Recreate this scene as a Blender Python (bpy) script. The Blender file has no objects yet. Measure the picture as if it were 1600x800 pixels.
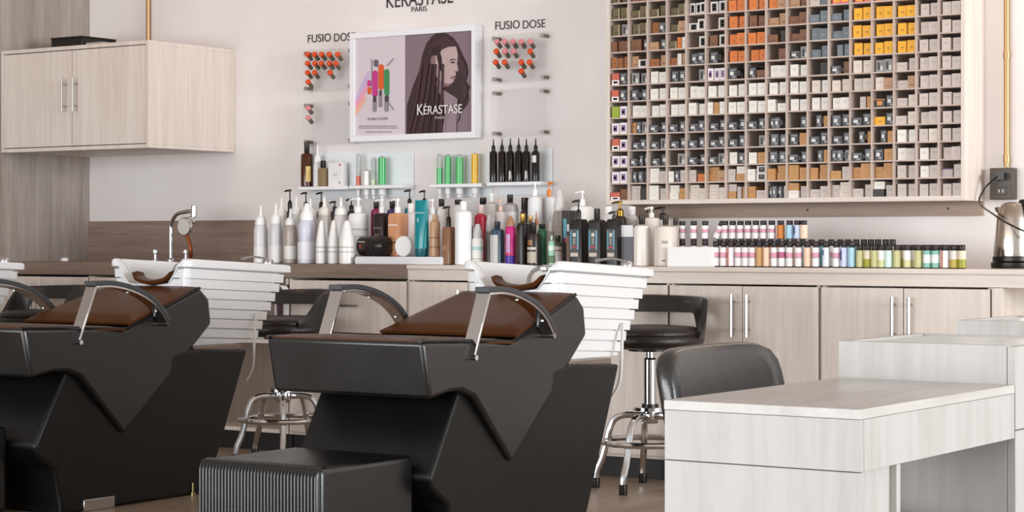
import bpy, bmesh, math, random
from mathutils import Vector, Matrix
random.seed(7)
SC = bpy.context.scene
COL = SC.collection

# ------------------------------------------------------------------ camera
F, HOR, CAMH = 3200.0, 378.0, 1.01          # focal length in px of a 1600 px frame, horizon row, camera height
TH = math.atan(2170 / 3200.0)               # the back wall is seen at this angle
S_, C_ = math.sin(TH), math.cos(TH)
cam = bpy.data.cameras.new('camera')
cam.sensor_width = 36; cam.lens = 36 * F / 1600; cam.shift_y = -(400 - HOR) / 1600
cam.clip_end = 60
camo = bpy.data.objects.new('camera', cam); COL.objects.link(camo)
camo.location = (0, 0, CAMH); camo.rotation_euler = (math.pi / 2, 0, TH)
SC.camera = camo
SC.view_settings.view_transform = 'Standard'; SC.view_settings.look = 'None'
SC.view_settings.exposure = 0.29; SC.view_settings.gamma = 1.0
SC.view_settings.use_curve_mapping = False
# ------------------------------------------------------------------ world and lights
W = bpy.data.worlds.new('World'); SC.world = W; W.use_nodes = True
W.node_tree.nodes['Background'].inputs[0].default_value = (0.90, 0.95, 1.0, 1)
W.node_tree.nodes['Background'].inputs[1].default_value = 0.7
def area(name, loc, target, sx, sy, power, col):
    l = bpy.data.lights.new(name, 'AREA'); l.shape = 'RECTANGLE'; l.size = sx; l.size_y = sy; l.energy = power; l.color = col
    o = bpy.data.objects.new(name, l); COL.objects.link(o); o.location = loc
    o.rotation_euler = (Vector(target) - Vector(loc)).to_track_quat('-Z', 'Y').to_euler()
    return o
def point(name, loc, power, col, r=.06):
    l = bpy.data.lights.new(name, 'POINT'); l.energy = power; l.color = col; l.shadow_soft_size = r
    o = bpy.data.objects.new(name, l); COL.objects.link(o); o.location = loc
    return o
area('window_daylight', (10.0, 4.6, 2.1), (-4.5, 5.8, 0.9), 7.0, 3.2, 1280, (0.95, 0.985, 1.0))
area('shopfront_daylight', (-6.0, -5.0, 1.45), (-4.6, 7.0, 1.2), 12.0, 3.0, 760, (0.95, 0.985, 1.0))
point('ceiling_lamp_light', (-6.9, 6.9, 2.75), 3.5, (1.0, 0.62, 0.48), .12)
point('wall_lamp_light', (-2.5, 7.1, 2.7), 7, (1.0, 0.76, 0.58), .12)

# ------------------------------------------------------------------ helpers
def at(px, py, X=None, Y=None, Z=None):
    """point of the ray through a photo pixel on the plane X=, Y= or Z="""
    u = (px - 800) / F; v = (HOR - py) / F
    d = Vector((-S_ + u * C_, C_ + u * S_, v))
    t = X / d.x if X is not None else (Y / d.y if Y is not None else (Z - CAMH) / d.z)
    return d * t + Vector((0, 0, CAMH))
def depth(px, Y): return Y / (C_ + (px - 800) / F * S_)
def lin(c): return c / 12.92 if c <= .04045 else ((c + .055) / 1.055) ** 2.4
def rgb(h):
    h = h.lstrip('#'); return tuple(lin(int(h[i:i + 2], 16) / 255) for i in (0, 2, 4)) + (1,)
_M = {}
def M(h, rough=.5, metal=0, trans=0, coat=0, emit=0, ior=1.45, spec=.5):
    k = (h, rough, metal, trans, coat, emit, spec)
    if k in _M: return _M[k]
    m = bpy.data.materials.new('mat_' + h); m.use_nodes = True
    b = m.node_tree.nodes['Principled BSDF']; I = b.inputs
    I['Base Color'].default_value = rgb(h); I['Roughness'].default_value = rough; I['Metallic'].default_value = metal
    I['Transmission Weight'].default_value = trans; I['Coat Weight'].default_value = coat; I['IOR'].default_value = ior
    I['Specular IOR Level'].default_value = spec
    if emit: I['Emission Color'].default_value = rgb(h); I['Emission Strength'].default_value = emit
    _M[k] = m
    return m
def wood(name, dark, light, stretch, rough=.45, bump=.02, scale=1.0, mid=.5, streak=.5):
    m = bpy.data.materials.new(name); m.use_nodes = True
    nt = m.node_tree; N = nt.nodes; L = nt.links; b = N['Principled BSDF']
    tc = N.new('ShaderNodeTexCoord'); mp = N.new('ShaderNodeMapping')
    mp.inputs['Scale'].default_value = tuple(s * scale for s in stretch)
    L.new(tc.outputs['Object'], mp.inputs[0])
    n1 = N.new('ShaderNodeTexNoise'); n1.inputs['Scale'].default_value = 1; n1.inputs['Detail'].default_value = 8; n1.inputs['Roughness'].default_value = .62
    n1.inputs['Distortion'].default_value = .6
    L.new(mp.outputs[0], n1.inputs['Vector'])
    n2 = N.new('ShaderNodeTexNoise'); n2.inputs['Scale'].default_value = 5; n2.inputs['Detail'].default_value = 5
    L.new(mp.outputs[0], n2.inputs['Vector'])
    mx = N.new('ShaderNodeMix'); mx.data_type = 'FLOAT'; mx.inputs[0].default_value = streak * .6
    L.new(n1.outputs['Fac'], mx.inputs[2]); L.new(n2.outputs['Fac'], mx.inputs[3])
    cr = N.new('ShaderNodeValToRGB'); cr.color_ramp.elements[0].position = mid - .2; cr.color_ramp.elements[1].position = mid + .12
    cr.color_ramp.elements[0].color = rgb(dark); cr.color_ramp.elements[1].color = rgb(light)
    L.new(mx.outputs[0], cr.inputs[0]); L.new(cr.outputs[0], b.inputs['Base Color'])
    b.inputs['Roughness'].default_value = rough
    bp = N.new('ShaderNodeBump'); bp.inputs['Strength'].default_value = bump * 5; bp.inputs['Distance'].default_value = .002
    L.new(mx.outputs[0], bp.inputs['Height']); L.new(bp.outputs[0], b.inputs['Normal'])
    return m
def leather(name, h, rough=.38, grain=240, bump=.25, spec=.5):
    m = bpy.data.materials.new(name); m.use_nodes = True
    nt = m.node_tree; N = nt.nodes; L = nt.links; b = N['Principled BSDF']
    tc = N.new('ShaderNodeTexCoord')
    v = N.new('ShaderNodeTexVoronoi'); v.inputs['Scale'].default_value = grain; L.new(tc.outputs['Object'], v.inputs['Vector'])
    n = N.new('ShaderNodeTexNoise'); n.inputs['Scale'].default_value = 5; n.inputs['Detail'].default_value = 4; L.new(tc.outputs['Object'], n.inputs['Vector'])
    ad = N.new('ShaderNodeMath'); ad.operation = 'MULTIPLY_ADD'; ad.inputs[1].default_value = 6; L.new(n.outputs['Fac'], ad.inputs[0]); L.new(v.outputs['Distance'], ad.inputs[2])
    bp = N.new('ShaderNodeBump'); bp.inputs['Strength'].default_value = bump; bp.inputs['Distance'].default_value = .004
    L.new(ad.outputs[0], bp.inputs['Height']); L.new(bp.outputs[0], b.inputs['Normal'])
    b.inputs['Base Color'].default_value = rgb(h); b.inputs['Specular IOR Level'].default_value = spec
    r = N.new('ShaderNodeMapRange'); r.inputs['To Min'].default_value = rough - .08; r.inputs['To Max'].default_value = rough + .12
    L.new(n.outputs['Fac'], r.inputs[0]); L.new(r.outputs[0], b.inputs['Roughness'])
    return m
def plaster(name, h, h2):
    m = bpy.data.materials.new(name); m.use_nodes = True
    nt = m.node_tree; N = nt.nodes; L = nt.links; b = N['Principled BSDF']
    tc = N.new('ShaderNodeTexCoord'); n = N.new('ShaderNodeTexNoise'); n.inputs['Scale'].default_value = 2.2; n.inputs['Detail'].default_value = 6
    L.new(tc.outputs['Object'], n.inputs['Vector'])
    cr = N.new('ShaderNodeValToRGB'); cr.color_ramp.elements[0].color = rgb(h2); cr.color_ramp.elements[1].color = rgb(h)
    cr.color_ramp.elements[0].position = .35; cr.color_ramp.elements[1].position = .6
    L.new(n.outputs['Fac'], cr.inputs[0]); L.new(cr.outputs[0], b.inputs['Base Color']); b.inputs['Roughness'].default_value = .85
    return m

ORG = {}
class MB:
    def __init__(s): s.v = []; s.f = []; s.m = []
    def add(s, vs, fs, mi=0):
        o = len(s.v); s.v += [Vector(v) for v in vs]; s.f += [[i + o for i in f] for f in fs]; s.m += [mi] * len(fs); return s
    def box(s, a, b, mi=0):
        x0, y0, z0 = a; x1, y1, z1 = b
        return s.add([(x0, y0, z0), (x1, y0, z0), (x1, y1, z0), (x0, y1, z0), (x0, y0, z1), (x1, y0, z1), (x1, y1, z1), (x0, y1, z1)],
                     [(0, 3, 2, 1), (4, 5, 6, 7), (0, 1, 5, 4), (1, 2, 6, 5), (2, 3, 7, 6), (3, 0, 4, 7)], mi)
    def prism(s, poly, hx, xc=0, mi=0):
        """polygon in the YZ plane, from xc-hx(y) to xc+hx(y)"""
        n = len(poly); f = hx if callable(hx) else (lambda y: hx)
        vs = [(xc - f(y), y, z) for y, z in poly] + [(xc + f(y), y, z) for y, z in poly]
        return s.add(vs, [tuple(range(n))[::-1], tuple(range(n, 2 * n))] + [(i, (i + 1) % n, n + (i + 1) % n, n + i) for i in range(n)], mi)
    def rings(s, rings, mi=0, cap0=True, cap1=True, closed=True):
        n = len(rings[0]); vs = [p for r in rings for p in r]; fs = []
        for k in range(len(rings) - 1):
            for i in range(n if closed else n - 1):
                j = (i + 1) % n; fs.append((k * n + i, k * n + j, (k + 1) * n + j, (k + 1) * n + i))
        if cap0: fs.append(tuple(range(n))[::-1])
        if cap1: fs.append(tuple(range((len(rings) - 1) * n, len(rings) * n)))
        return s.add(vs, fs, mi)
    def lathe(s, prof, c=(0, 0, 0), seg=20, axis='Z', mi=0, sx=1, sy=1, sq=0):
        R = []
        for r, h in prof:
            ring = []
            for i in range(seg):
                a = 2 * math.pi * (i + .5) / seg; x, y = math.cos(a), math.sin(a)
                if sq:
                    k = (abs(x) ** sq + abs(y) ** sq) ** (-1 / sq); x *= k; y *= k
                x *= max(r, 1e-5) * sx; y *= max(r, 1e-5) * sy
                p = {'Z': (x, y, h), 'Y': (x, h, y), 'X': (h, x, y)}[axis]
                ring.append((p[0] + c[0], p[1] + c[1], p[2] + c[2]))
            R.append(ring)
        return s.rings(R, mi)
    def tube(s, pts, r, seg=10, closed=False, mi=0, flat=1.0):
        P = [Vector(p) for p in pts]; n = len(P); R = []
        up = Vector((0, 0, 1)); prev = None
        for i, p in enumerate(P):
            if closed: t = (P[(i + 1) % n] - P[i - 1]).normalized()
            else: t = (P[min(i + 1, n - 1)] - P[max(i - 1, 0)]).normalized()
            if prev is None:
                a = t.cross(up)
                if a.length < .1: a = t.cross(Vector((1, 0, 0)))
                a.normalize()
            else:
                a = (prev - t * prev.dot(t)); a.normalize()
            prev = a; b = t.cross(a)
            rr = r[i] if isinstance(r, (list, tuple)) else r
            R.append([p + a * math.cos(2 * math.pi * k / seg) * rr + b * math.sin(2 * math.pi * k / seg) * rr * flat for k in range(seg)])
        if closed: R.append(R[0]); return s.rings(R, mi, False, False)
        return s.rings(R, mi)
    def build(s, name, mats, parent=None, loc=None, bevel=0, seg=2, angle=35, smooth=True, sub=0, fix=True):
        org = Vector(loc) if loc is not None else (ORG[parent.name] if parent is not None else Vector((0, 0, 0)))
        me = bpy.data.meshes.new(name); me.from_pydata([v - org for v in s.v], [], s.f)
        for m in (mats if isinstance(mats, (list, tuple)) else [mats]): me.materials.append(m)
        for p, mi in zip(me.polygons, s.m): p.material_index = mi
        if fix:
            bm = bmesh.new(); bm.from_mesh(me); bmesh.ops.recalc_face_normals(bm, faces=bm.faces); bm.to_mesh(me); bm.free()
        if smooth:
            me.polygons.foreach_set('use_smooth', [True] * len(me.polygons)); me.set_sharp_from_angle(angle=math.radians(angle))
        o = bpy.data.objects.new(name, me); COL.objects.link(o)
        if parent is not None: o.parent = parent
        else: o.location = org
        ORG[o.name] = org
        if bevel:
            b = o.modifiers.new('bevel', 'BEVEL'); b.width = bevel; b.segments = seg; b.limit_method = 'ANGLE'; b.angle_limit = math.radians(angle); b.harden_normals = False
        if sub:
            b = o.modifiers.new('sub', 'SUBSURF'); b.levels = sub; b.render_levels = sub
        return o
def tag(o, label, cat, group=None):
    o['label'] = label; o['category'] = cat
    if group: o['group'] = group
    return o
def thing(name, label, cat, loc, group=None):
    o = bpy.data.objects.new(name, None); COL.objects.link(o); o.empty_display_size = .1; o.location = loc
    ORG[o.name] = Vector(loc)
    return tag(o, label, cat, group)
def struct(o): o['kind'] = 'structure'; return o
def kids(o): return [c for c in bpy.data.objects if c.parent == o]
def dup(root, loc, label=None, group=None, rotz=None):
    ch = {}
    for o in bpy.data.objects:
        if o.parent: ch.setdefault(o.parent.name, []).append(o)
    def cp(o, par):
        c = o.copy(); COL.objects.link(c)
        if par is not None: c.parent = par
        for k in ch.get(o.name, []): cp(k, c)
        return c
    r = cp(root, None); r.location = loc
    if rotz is not None: r.rotation_euler = (0, 0, rotz)
    if label: r['label'] = label
    if group: r['group'] = group
    return r
def bez(pts, n=8):
    """smooth path through points"""
    P = [Vector(p) for p in pts]; out = []
    for i in range(len(P) - 1):
        a = P[max(i - 1, 0)]; b = P[i]; c = P[i + 1]; d = P[min(i + 2, len(P) - 1)]
        for k in range(n):
            t = k / n
            out.append(.5 * ((2 * b) + (c - a) * t + (2 * a - 5 * b + 4 * c - d) * t * t + (3 * b - a - 3 * c + d) * t ** 3))
    out.append(P[-1]); return out
def text(body, name, p0, w, h, mat, parent=None, depth_=.001, label=None, cat=None, org=None):
    """lettering facing -Y; p0 = lower left corner, w and h its size in metres"""
    cu = bpy.data.curves.new('lettering', 'FONT'); cu.body = body; cu.extrude = .01
    t = bpy.data.objects.new('lettering', cu); COL.objects.link(t)
    bpy.context.view_layer.update()
    me = bpy.data.meshes.new_from_object(t.evaluated_get(bpy.context.evaluated_depsgraph_get()))
    bpy.data.objects.remove(t)
    xs = [v.co.x for v in me.vertices]; ys = [v.co.y for v in me.vertices]
    x0, x1, y0, y1 = min(xs), max(xs), min(ys), max(ys)
    o = None
    base = Vector(p0) - (ORG[parent.name] if parent is not None else Vector(p0))
    for v in me.vertices:
        x, y, z = v.co
        v.co = Vector(((x - x0) / (x1 - x0) * w, -(z + .01) / .02 * depth_, (y - y0) / (y1 - y0) * h)) + base
    me.materials.clear(); me.materials.append(mat); me.name = name
    o = bpy.data.objects.new(name, me); COL.objects.link(o)
    if parent is not None: o.parent = parent
    else: o.location = p0
    ORG[o.name] = Vector(p0) if parent is None else ORG[parent.name]
    if label: tag(o, label, cat)
    return o
ORD = 'first second third fourth fifth sixth seventh eighth ninth tenth eleventh twelfth thirteenth fourteenth fifteenth sixteenth seventeenth eighteenth nineteenth twentieth'.split()
ORD += ['twenty-' + w for w in ORD[:9]] + ['thirtieth'] + ['thirty-' + w for w in ORD[:9]] + ['fortieth'] + ['forty-' + w for w in ORD[:9]]

# ------------------------------------------------------------------ materials
WALLM = plaster('wall_paint', 'ece6e4', 'e6dfdc')
WOODV = wood('pale_wood_vertical', 'd0c1b6', 'e5d9cf', (20, 20, 1.1))
WOODH = wood('pale_wood_horizontal', 'd0c1b5', 'e5d9cf', (1.3, 26, 26))
WOODE = wood('whitewashed_wood', 'a39c96', 'bcb8b4', (11, 11, 1.0), mid=.44)
WOODT = wood('whitewashed_wood_top', 'aea7a2', 'ccc7c3', (9, 1.0, 9), rough=.3)
WOODD = wood('dark_counter_wood', '6b594d', '907b6c', (1.1, 18, 18), rough=.4)
WOODL = wood('brown_wall_wood', '83786f', 'aa9f97', (14, 14, 1.0), rough=.5)
WOODS = wood('splash_wood', '7a655a', '9c8578', (1.3, 20, 20), rough=.4)
FLOORM = wood('floor_wood', '7d6a5a', 'a8937f', (9, .9, 9), rough=.35)
SHADED = wood('taupe_board', 'b7a398', 'c9b7ac', (18, 18, 2), rough=.55)  # rack interior: same board as the frame, compartment shade put into the colour
BLK = leather('black_leather', '0e0e0f', .3, bump=.05, spec=.8)
BLK2 = leather('black_leather_matt', '090909', .4, bump=.05, spec=.4)
BRN = leather('brown_leather', '4e2b12', .34, bump=.05, spec=.12)  # cushions: warm ceiling reflection put into the base colour; neck rest itself brown
CHR = M('d8d8da', .12, 1)
STEEL = M('b9b6b2', .25, 1)
WHITE = M('e4e4e5', .2, coat=.3)
WPL = M('eeece8', .4)
BPL = M('17130f', .35)
GOLD = M('b08e66', .42, 1)
GLASS = M('f2f4f4', .05, trans=1)
ACR = M('fbfbfc', .03, trans=1, ior=1.12)
# ------------------------------------------------------------------ room
WY, LX = 8.2, -8.43
struct(MB().box((LX - .1, -3.0, -.06), (3.0, WY + .15, 0)).build('floor', FLOORM, smooth=False))
struct(MB().box((LX - .1, WY, 0), (1.5, WY + .15, 3.1)).build('wall_back', WALLM, smooth=False))
struct(MB().box((LX - .15, 1.0, 0), (LX, WY, 3.1)).build('wall_left', WOODL, smooth=False))
struct(MB().box((LX - .1, 0.5, 3.1), (1.5, WY + .15, 3.2)).build('ceiling', M('efe8e2', .9), smooth=False))
zs = at(268, 345, Y=WY).z
xs = at(402, 345, Y=WY).x
struct(MB().box((LX, WY - .012, .9), (xs, WY, zs)).build('trim_1', WOODS, smooth=False))

# ------------------------------------------------------------------ worktop and base cabinets
FY, CT = 7.5, .905
XB = -5.664
b = MB().box((LX, FY, .84), (XB, WY, CT)); tag(b.build('dark_worktop', WOODD, bevel=.002), 'dark brown wood worktop running from the left wall under the squeeze bottles', 'worktop')
wt = thing('pale_worktop', 'pale wood worktop with a thin edge under the wall rack', 'worktop', (XB, FY, .835))
MB().box((XB + .002, FY - .012, CT - .02), (-2.2, WY, CT)).build('slab', WOODH, wt, bevel=.002)
MB().box((XB + .002, FY, .836), (-2.2, FY + .02, CT - .021)).build('apron', WOODH, wt)
def bar_handle(par, x, z0, z1, y, vertical=True, name='handle'):
    m = MB()
    if vertical:
        m.lathe([(.006, z0), (.006, z1)], (x, y - .032, 0), 10)
        for z in (z0 + .03, z1 - .03): m.lathe([(.005, y - .032), (.005, y)], (x, 0, z), 8, 'Y')
    else:
        m.lathe([(.006, z0), (.006, z1)], (0, y - .032, x), 10, 'X')
        for z in (z0 + .03, z1 - .03): m.lathe([(.005, y - .032), (.005, y)], (z, 0, x), 8, 'Y')
    return m.build(name, STEEL, par)
def base_cab(x0, x1, label, kind='doors', top=.834, group='base cabinets under the worktop'):
    t = thing('base_cabinet', label, 'cabinet', ((x0 + x1) / 2, FY, 0), group)
    g = .0015
    m = MB(); m.box((x0 + g, FY + .02, .09), (x0 + .018, WY - .002, top)); m.box((x1 - .018, FY + .02, .09), (x1 - g, WY - .002, top))
    m.box((x0 + .018, FY + .02, .09), (x1 - .018, WY - .002, .108)); m.box((x0 + .018, WY - .02, .108), (x1 - .018, WY - .002, top))
    if kind == 'niche': m.box((x0 + .018, FY + .03, .52), (x1 - .018, WY - .02, .538))
    m.build('body', WOODV, t)
    MB().box((x0 + g, FY + .05, 0), (x1 - g, FY + .07, .089)).build('plinth', M('1c1714', .5), t)
    if kind == 'doors':
        xm = (x0 + x1) / 2
        for a, c, hx in ((x0 + .004, xm - .002, xm - .035), (xm + .002, x1 - .004, xm + .035)):
            d = MB().box((a, FY, .105), (c, FY + .019, top - .006)).build('door', WOODV, t, bevel=.0015)
            bar_handle(d, hx, .62, .795, FY)
    if kind == 'drawers':
        for z0, z1 in ((.105, .34), (.345, .58), (.585, top - .006)):
            d = MB().box((x0 + .02, FY, z0), (x1 - .012, FY + .019, z1)).build('drawer', WOODV, t, bevel=.0015)
            xm = (x0 + x1) / 2
            bar_handle(d, z1 - .115, xm - .09, xm + .09, FY, False)
    return t
base_cab(LX + .002, -7.722, 'pale double-door base cabinet against the brown left wall')
base_cab(-7.718, -7.002, 'pale double-door base cabinet behind the middle wash basin, next from the brown wall')
nch = base_cab(-6.998, -6.392, 'open base cabinet niche holding a towel and a white bottle', 'niche')
base_cab(-6.388, XB, 'pale base cabinet with stacked wide drawers under the dark worktop', 'drawers')
base_cab(XB + .006, -4.992, 'pale base cabinet seen just over the near wash chair back', 'doors')
base_cab(-4.988, -4.293, 'pale base cabinet mostly hidden behind the near wash basin', 'doors')
base_cab(-4.289, -3.597, 'pale double-door base cabinet behind the right stool')
base_cab(-3.591, -2.877, 'pale double-door base cabinet at the right end under the small colour bottles')
struct(MB().box((-2.872, FY, 0), (-2.83, WY, .834)).build('trim_2', WOODV, bevel=.001))
struct(MB().box((-2.3, FY + .25, 0), (-2.2, WY, .834)).build('trim_3', WOODV))

# ------------------------------------------------------------------ upper cabinet on the left wall
x1 = at(368, 75, Y=WY).x; y0 = 7.547; zt = 2.033; zb = 1.487
uc = thing('wall_cabinet', 'pale wood double-door wall cabinet hung in the left corner', 'cabinet', ((LX + x1) / 2, y0, zb))
m = MB(); m.box((LX + .002, y0, zt - .02), (x1, WY - .001, zt)); m.box((LX + .002, y0, zb), (x1, WY - .001, zb + .02))
m.box((x1 - .02, y0, zb + .02), (x1, WY - .001, zt - .02)); m.box((LX + .002, y0, zb + .02), (LX + .02, WY - .001, zt - .02)); m.box((LX + .02, WY - .02, zb + .02), (x1 - .02, WY - .001, zt - .02))
m.build('body', WOODV, uc, bevel=.0015)
xm = at(112, 150, Y=y0).x
for a, c, hx in ((LX + .022, xm - .002, xm - .04), (xm + .002, x1 - .022, xm + .04)):
    d = MB().box((a, y0 + .002, zb + .024), (c, y0 + .02, zt - .024)).build('door', WOODV, uc, bevel=.0015)
    bar_handle(d, hx, at(95, 176, Y=y0).z, at(95, 124, Y=y0).z, y0)
p = at(80, 66, Y=7.7); q = at(128, 66, Y=7.7)
o = thing('black_case', 'black flat case lying on top of the wall cabinet', 'case', (p.x, 7.8, zt))
MB().box((p.x, 7.7, zt + .001), (q.x, 7.95, zt + .062)).build('body', BPL, o, bevel=.003)
MB().box((p.x - .003, 7.697, zt + .062), (q.x + .003, 7.953, zt + .07)).build('lid', M('241d19', .3), o, bevel=.002)
q2 = at(157, 66, Y=7.7)
o = thing('paper_stack', 'small pale stack of paper beside the black case on the wall cabinet', 'papers', (q.x + .1, 7.8, zt))
m = MB()
for k in range(4): m.box((q.x + .006 + .004 * (k % 2), 7.72, zt + .001 + k * .008), (q2.x - .003 * k, 7.95, zt + .0085 + k * .008))
m.build('sheets', M('b5a79c', .6), o)

# ------------------------------------------------------------------ conduits
def conduit(px, zlow, label, y=WY - .018):
    x = at(px, 50, Y=y).x
    t = thing('conduit_pipe', label, 'pipe', (x, y, zlow), 'golden conduit pipes on the back wall')
    MB().lathe([(.012, zlow), (.012, 3.08)], (x, y, 0), 14).build('pipe', GOLD, t)
    for z in (zlow + .02, zlow + .45): MB().lathe([(.015, z), (.015, z + .03)], (x, y, 0), 14).build('clamp', GOLD, t)
    return x
conduit(231.5, zt + .002, 'golden conduit pipe rising behind the wall cabinet')
# socket, kettle
c0 = at(1546, 312, Y=WY - .05); c1 = at(1583, 262, Y=WY - .05)
so = thing('wall_socket', 'dark surface-mounted wall socket at the foot of the conduit above the kettle', 'socket', (c0.x, WY - .05, c0.z))
MB().box((c0.x, WY - .05, c0.z), (c1.x, WY - .001, c1.z)).build('box', M('4a4038', .45), so, bevel=.004)
xm = (c0.x + c1.x) / 2; zm = (c0.z + c1.z) / 2
m = MB()
for dz in (.028, -.03):
    m.box((xm - .025, WY - .053, zm + dz - .016), (xm + .025, WY - .05, zm + dz + .016))
m.build('outlet', M('3a322c', .4), so, bevel=.002)
m = MB()
for dx in (-.008, .008): m.box((xm + dx - .002, WY - .0545, zm - .036), (xm + dx + .002, WY - .053, zm - .024))
m.build('slot', M('d8d0c8', .4), so)
conduit(1573, c1.z + .004, 'golden conduit pipe running down to the dark wall socket')
kp = at(1577, 414, Y=7.8); kx, ky = kp.x + .0, 7.85
kt = thing('electric_kettle', 'brushed steel electric kettle with black handle on the worktop', 'kettle', (kx, ky, CT))
hk = at(1577, 316, Y=ky).z - CT
MB().lathe([(.088, CT + .001), (.09, CT + .012), (.09, CT + .022), (.084, CT + .026)], (kx, ky, 0), 36).build('power_base', BPL, kt)
MB().lathe([(.08, CT + .027), (.083, CT + .03), (.083, CT + .045), (.08, CT + .048)], (kx, ky, 0), 36).build('base_ring', BPL, kt)
MB().lathe([(.079, CT + .048), (.08, CT + .06), (.074, CT + .12), (.066, CT + hk * .75), (.058, CT + hk * .9), (.05, CT + hk * .96)], (kx, ky, 0), 36).build('body', M('c9bcae', .2, 1), kt)
MB().lathe([(.05, CT + hk * .96), (.044, CT + hk * .985), (.02, CT + hk), (.001, CT + hk)], (kx, ky, 0), 28).build('lid', M('c9bcae', .15, 1), kt)
m = MB().tube(bez([(kx + .03, ky, CT + hk * .985), (kx + .09, ky - .01, CT + hk * .97), (kx + .125, ky - .015, CT + hk * .75), (kx + .125, ky - .015, CT + hk * .45), (kx + .085, ky - .01, CT + hk * .2)]), .02, 12, flat=.75)
m.build('handle', BPL, kt)
m = MB().rings([[(kx - .045, ky - .02, CT + hk * .8), (kx - .045, ky + .02, CT + hk * .8), (kx - .058, ky + .012, CT + hk * .93), (kx - .058, ky - .012, CT + hk * .93)],
                [(kx - .072, ky - .006, CT + hk * .86), (kx - .072, ky + .006, CT + hk * .86), (kx - .078, ky + .006, CT + hk * .92), (kx - .078, ky - .006, CT + hk * .92)]])
m.build('spout', M('c9bcae', .2, 1), kt)
cb = MB(); pl = (xm + .005, WY - .054, zm + .03)
cb.box((pl[0] - .02, pl[1] - .03, pl[2] - .014), (pl[0] + .02, pl[1] - .001, pl[2] + .014))
cb.tube(bez([(pl[0] - .01, pl[1] - .03, pl[2]), (pl[0] - .055, pl[1] - .05, pl[2] - .05), (pl[0] - .06, 8.05, zm - .08), (kx - .035, 7.735, CT + hk * .8), (kx + .03, 7.71, CT + hk * .67), (kx + .1, 7.72, CT + hk * .55), (kx + .18, 7.8, CT + .12), (kx + .2, 7.86, CT + .006)]), .004, 8)
tag(cb.build('power_cable', BPL), 'black power cable looping from the wall socket in front of the kettle', 'cable')
# ------------------------------------------------------------------ backwash units
XC = -4.12
def P(px, py, dx=.32):
    v = at(px, py, X=XC + dx); return (v.y, v.z)
UNITL = ['black leather backwash chair and white basin, complete in front, nearest the desk',
         'black leather backwash chair and white basin in the middle, beside the shower tap',
         'backwash unit of which only the white ridged basin edge shows at the far left']
un = thing('backwash_unit', UNITL[0], 'backwash chair', (XC, 5.6, 0), 'backwash units in a row')
def hx(y): return .32 - .07 * min(1, max(0, (y - 5.35) / .75))
front_top = P(660, 535); seatline = P(734, 534); notch = P(806, 535, .30); btop = P(902, 461, .25)
shell = [front_top, seatline, notch, btop, P(914, 480, .25), P(917, 524, .25), P(803, 723, .30), P(742, 621, .315), P(722, 611, .32), P(704, 613, .32), P(672, 625, .32)]
MB().prism(shell, hx, XC).build('upholstered_shell', BLK, un, bevel=.014, seg=3)
for s in (-1, 1):
    pts = [(XC + s * (hx(y) - .008), y, z + .002) for y, z in (front_top, seatline, notch, btop)]
    MB().tube(pts, .006, 8).build('piping', BLK2, un)
# seat cushion, slightly crowned
def crown(y0, z0, y1, z1, th, w0, w1, ny=10, nx=14, cr=.012):
    """pad lying on the line (y0,z0)-(y1,z1)"""
    d = Vector((y1 - y0, z1 - z0)); n = Vector((-d.y, d.x)).normalized()
    top = []; bot = []
    for j in range(ny + 1):
        t = j / ny; e = min(1, min(t, 1 - t) * 7); e = math.sqrt(max(0, 1 - (1 - e) ** 2))
        for i in range(nx + 1):
            s = i / nx * 2 - 1; w = w0 + (w1 - w0) * t
            ex = min(1, (1 - abs(s)) * 8); ex = math.sqrt(max(0, 1 - (1 - ex) ** 2))
            h = th * (.25 + .75 * e * ex) + cr * e * ex * (1 - s * s) * math.sin(math.pi * t)
            y = y0 + d.x * t; z = z0 + d.y * t
            top.append((XC + s * w, y + n.x * h, z + n.y * h)); bot.append((XC + s * w, y - n.x * .004, z - n.y * .004))
    m = MB(); N = (nx + 1) * (ny + 1); fs = []
    for j in range(ny):
        for i in range(nx):
            a = j * (nx + 1) + i; q = (a, a + 1, a + nx + 2, a + nx + 1)
            fs.append(q); fs.append(tuple(N + k for k in q[::-1]))
    for i in range(nx):
        a, c = i, i + 1; fs.append((a, N + a, N + c, c)); a, c = ny * (nx + 1) + i, ny * (nx + 1) + i + 1; fs.append((a, c, N + c, N + a))
    for j in range(ny):
        a, c = j * (nx + 1), (j + 1) * (nx + 1); fs.append((a, c, N + c, N + a)); a += nx; c += nx; fs.append((a, N + a, N + c, c))
    return m.add(top + bot, fs)
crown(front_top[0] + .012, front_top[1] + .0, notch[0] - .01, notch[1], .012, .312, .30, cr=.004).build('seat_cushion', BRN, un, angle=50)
crown(notch[0] + .02, notch[1] + .02, btop[0] - .004, btop[1] + .001, .02, .288, .236, 14, cr=.004).build('back_cushion', BRN, un, angle=50)
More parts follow.
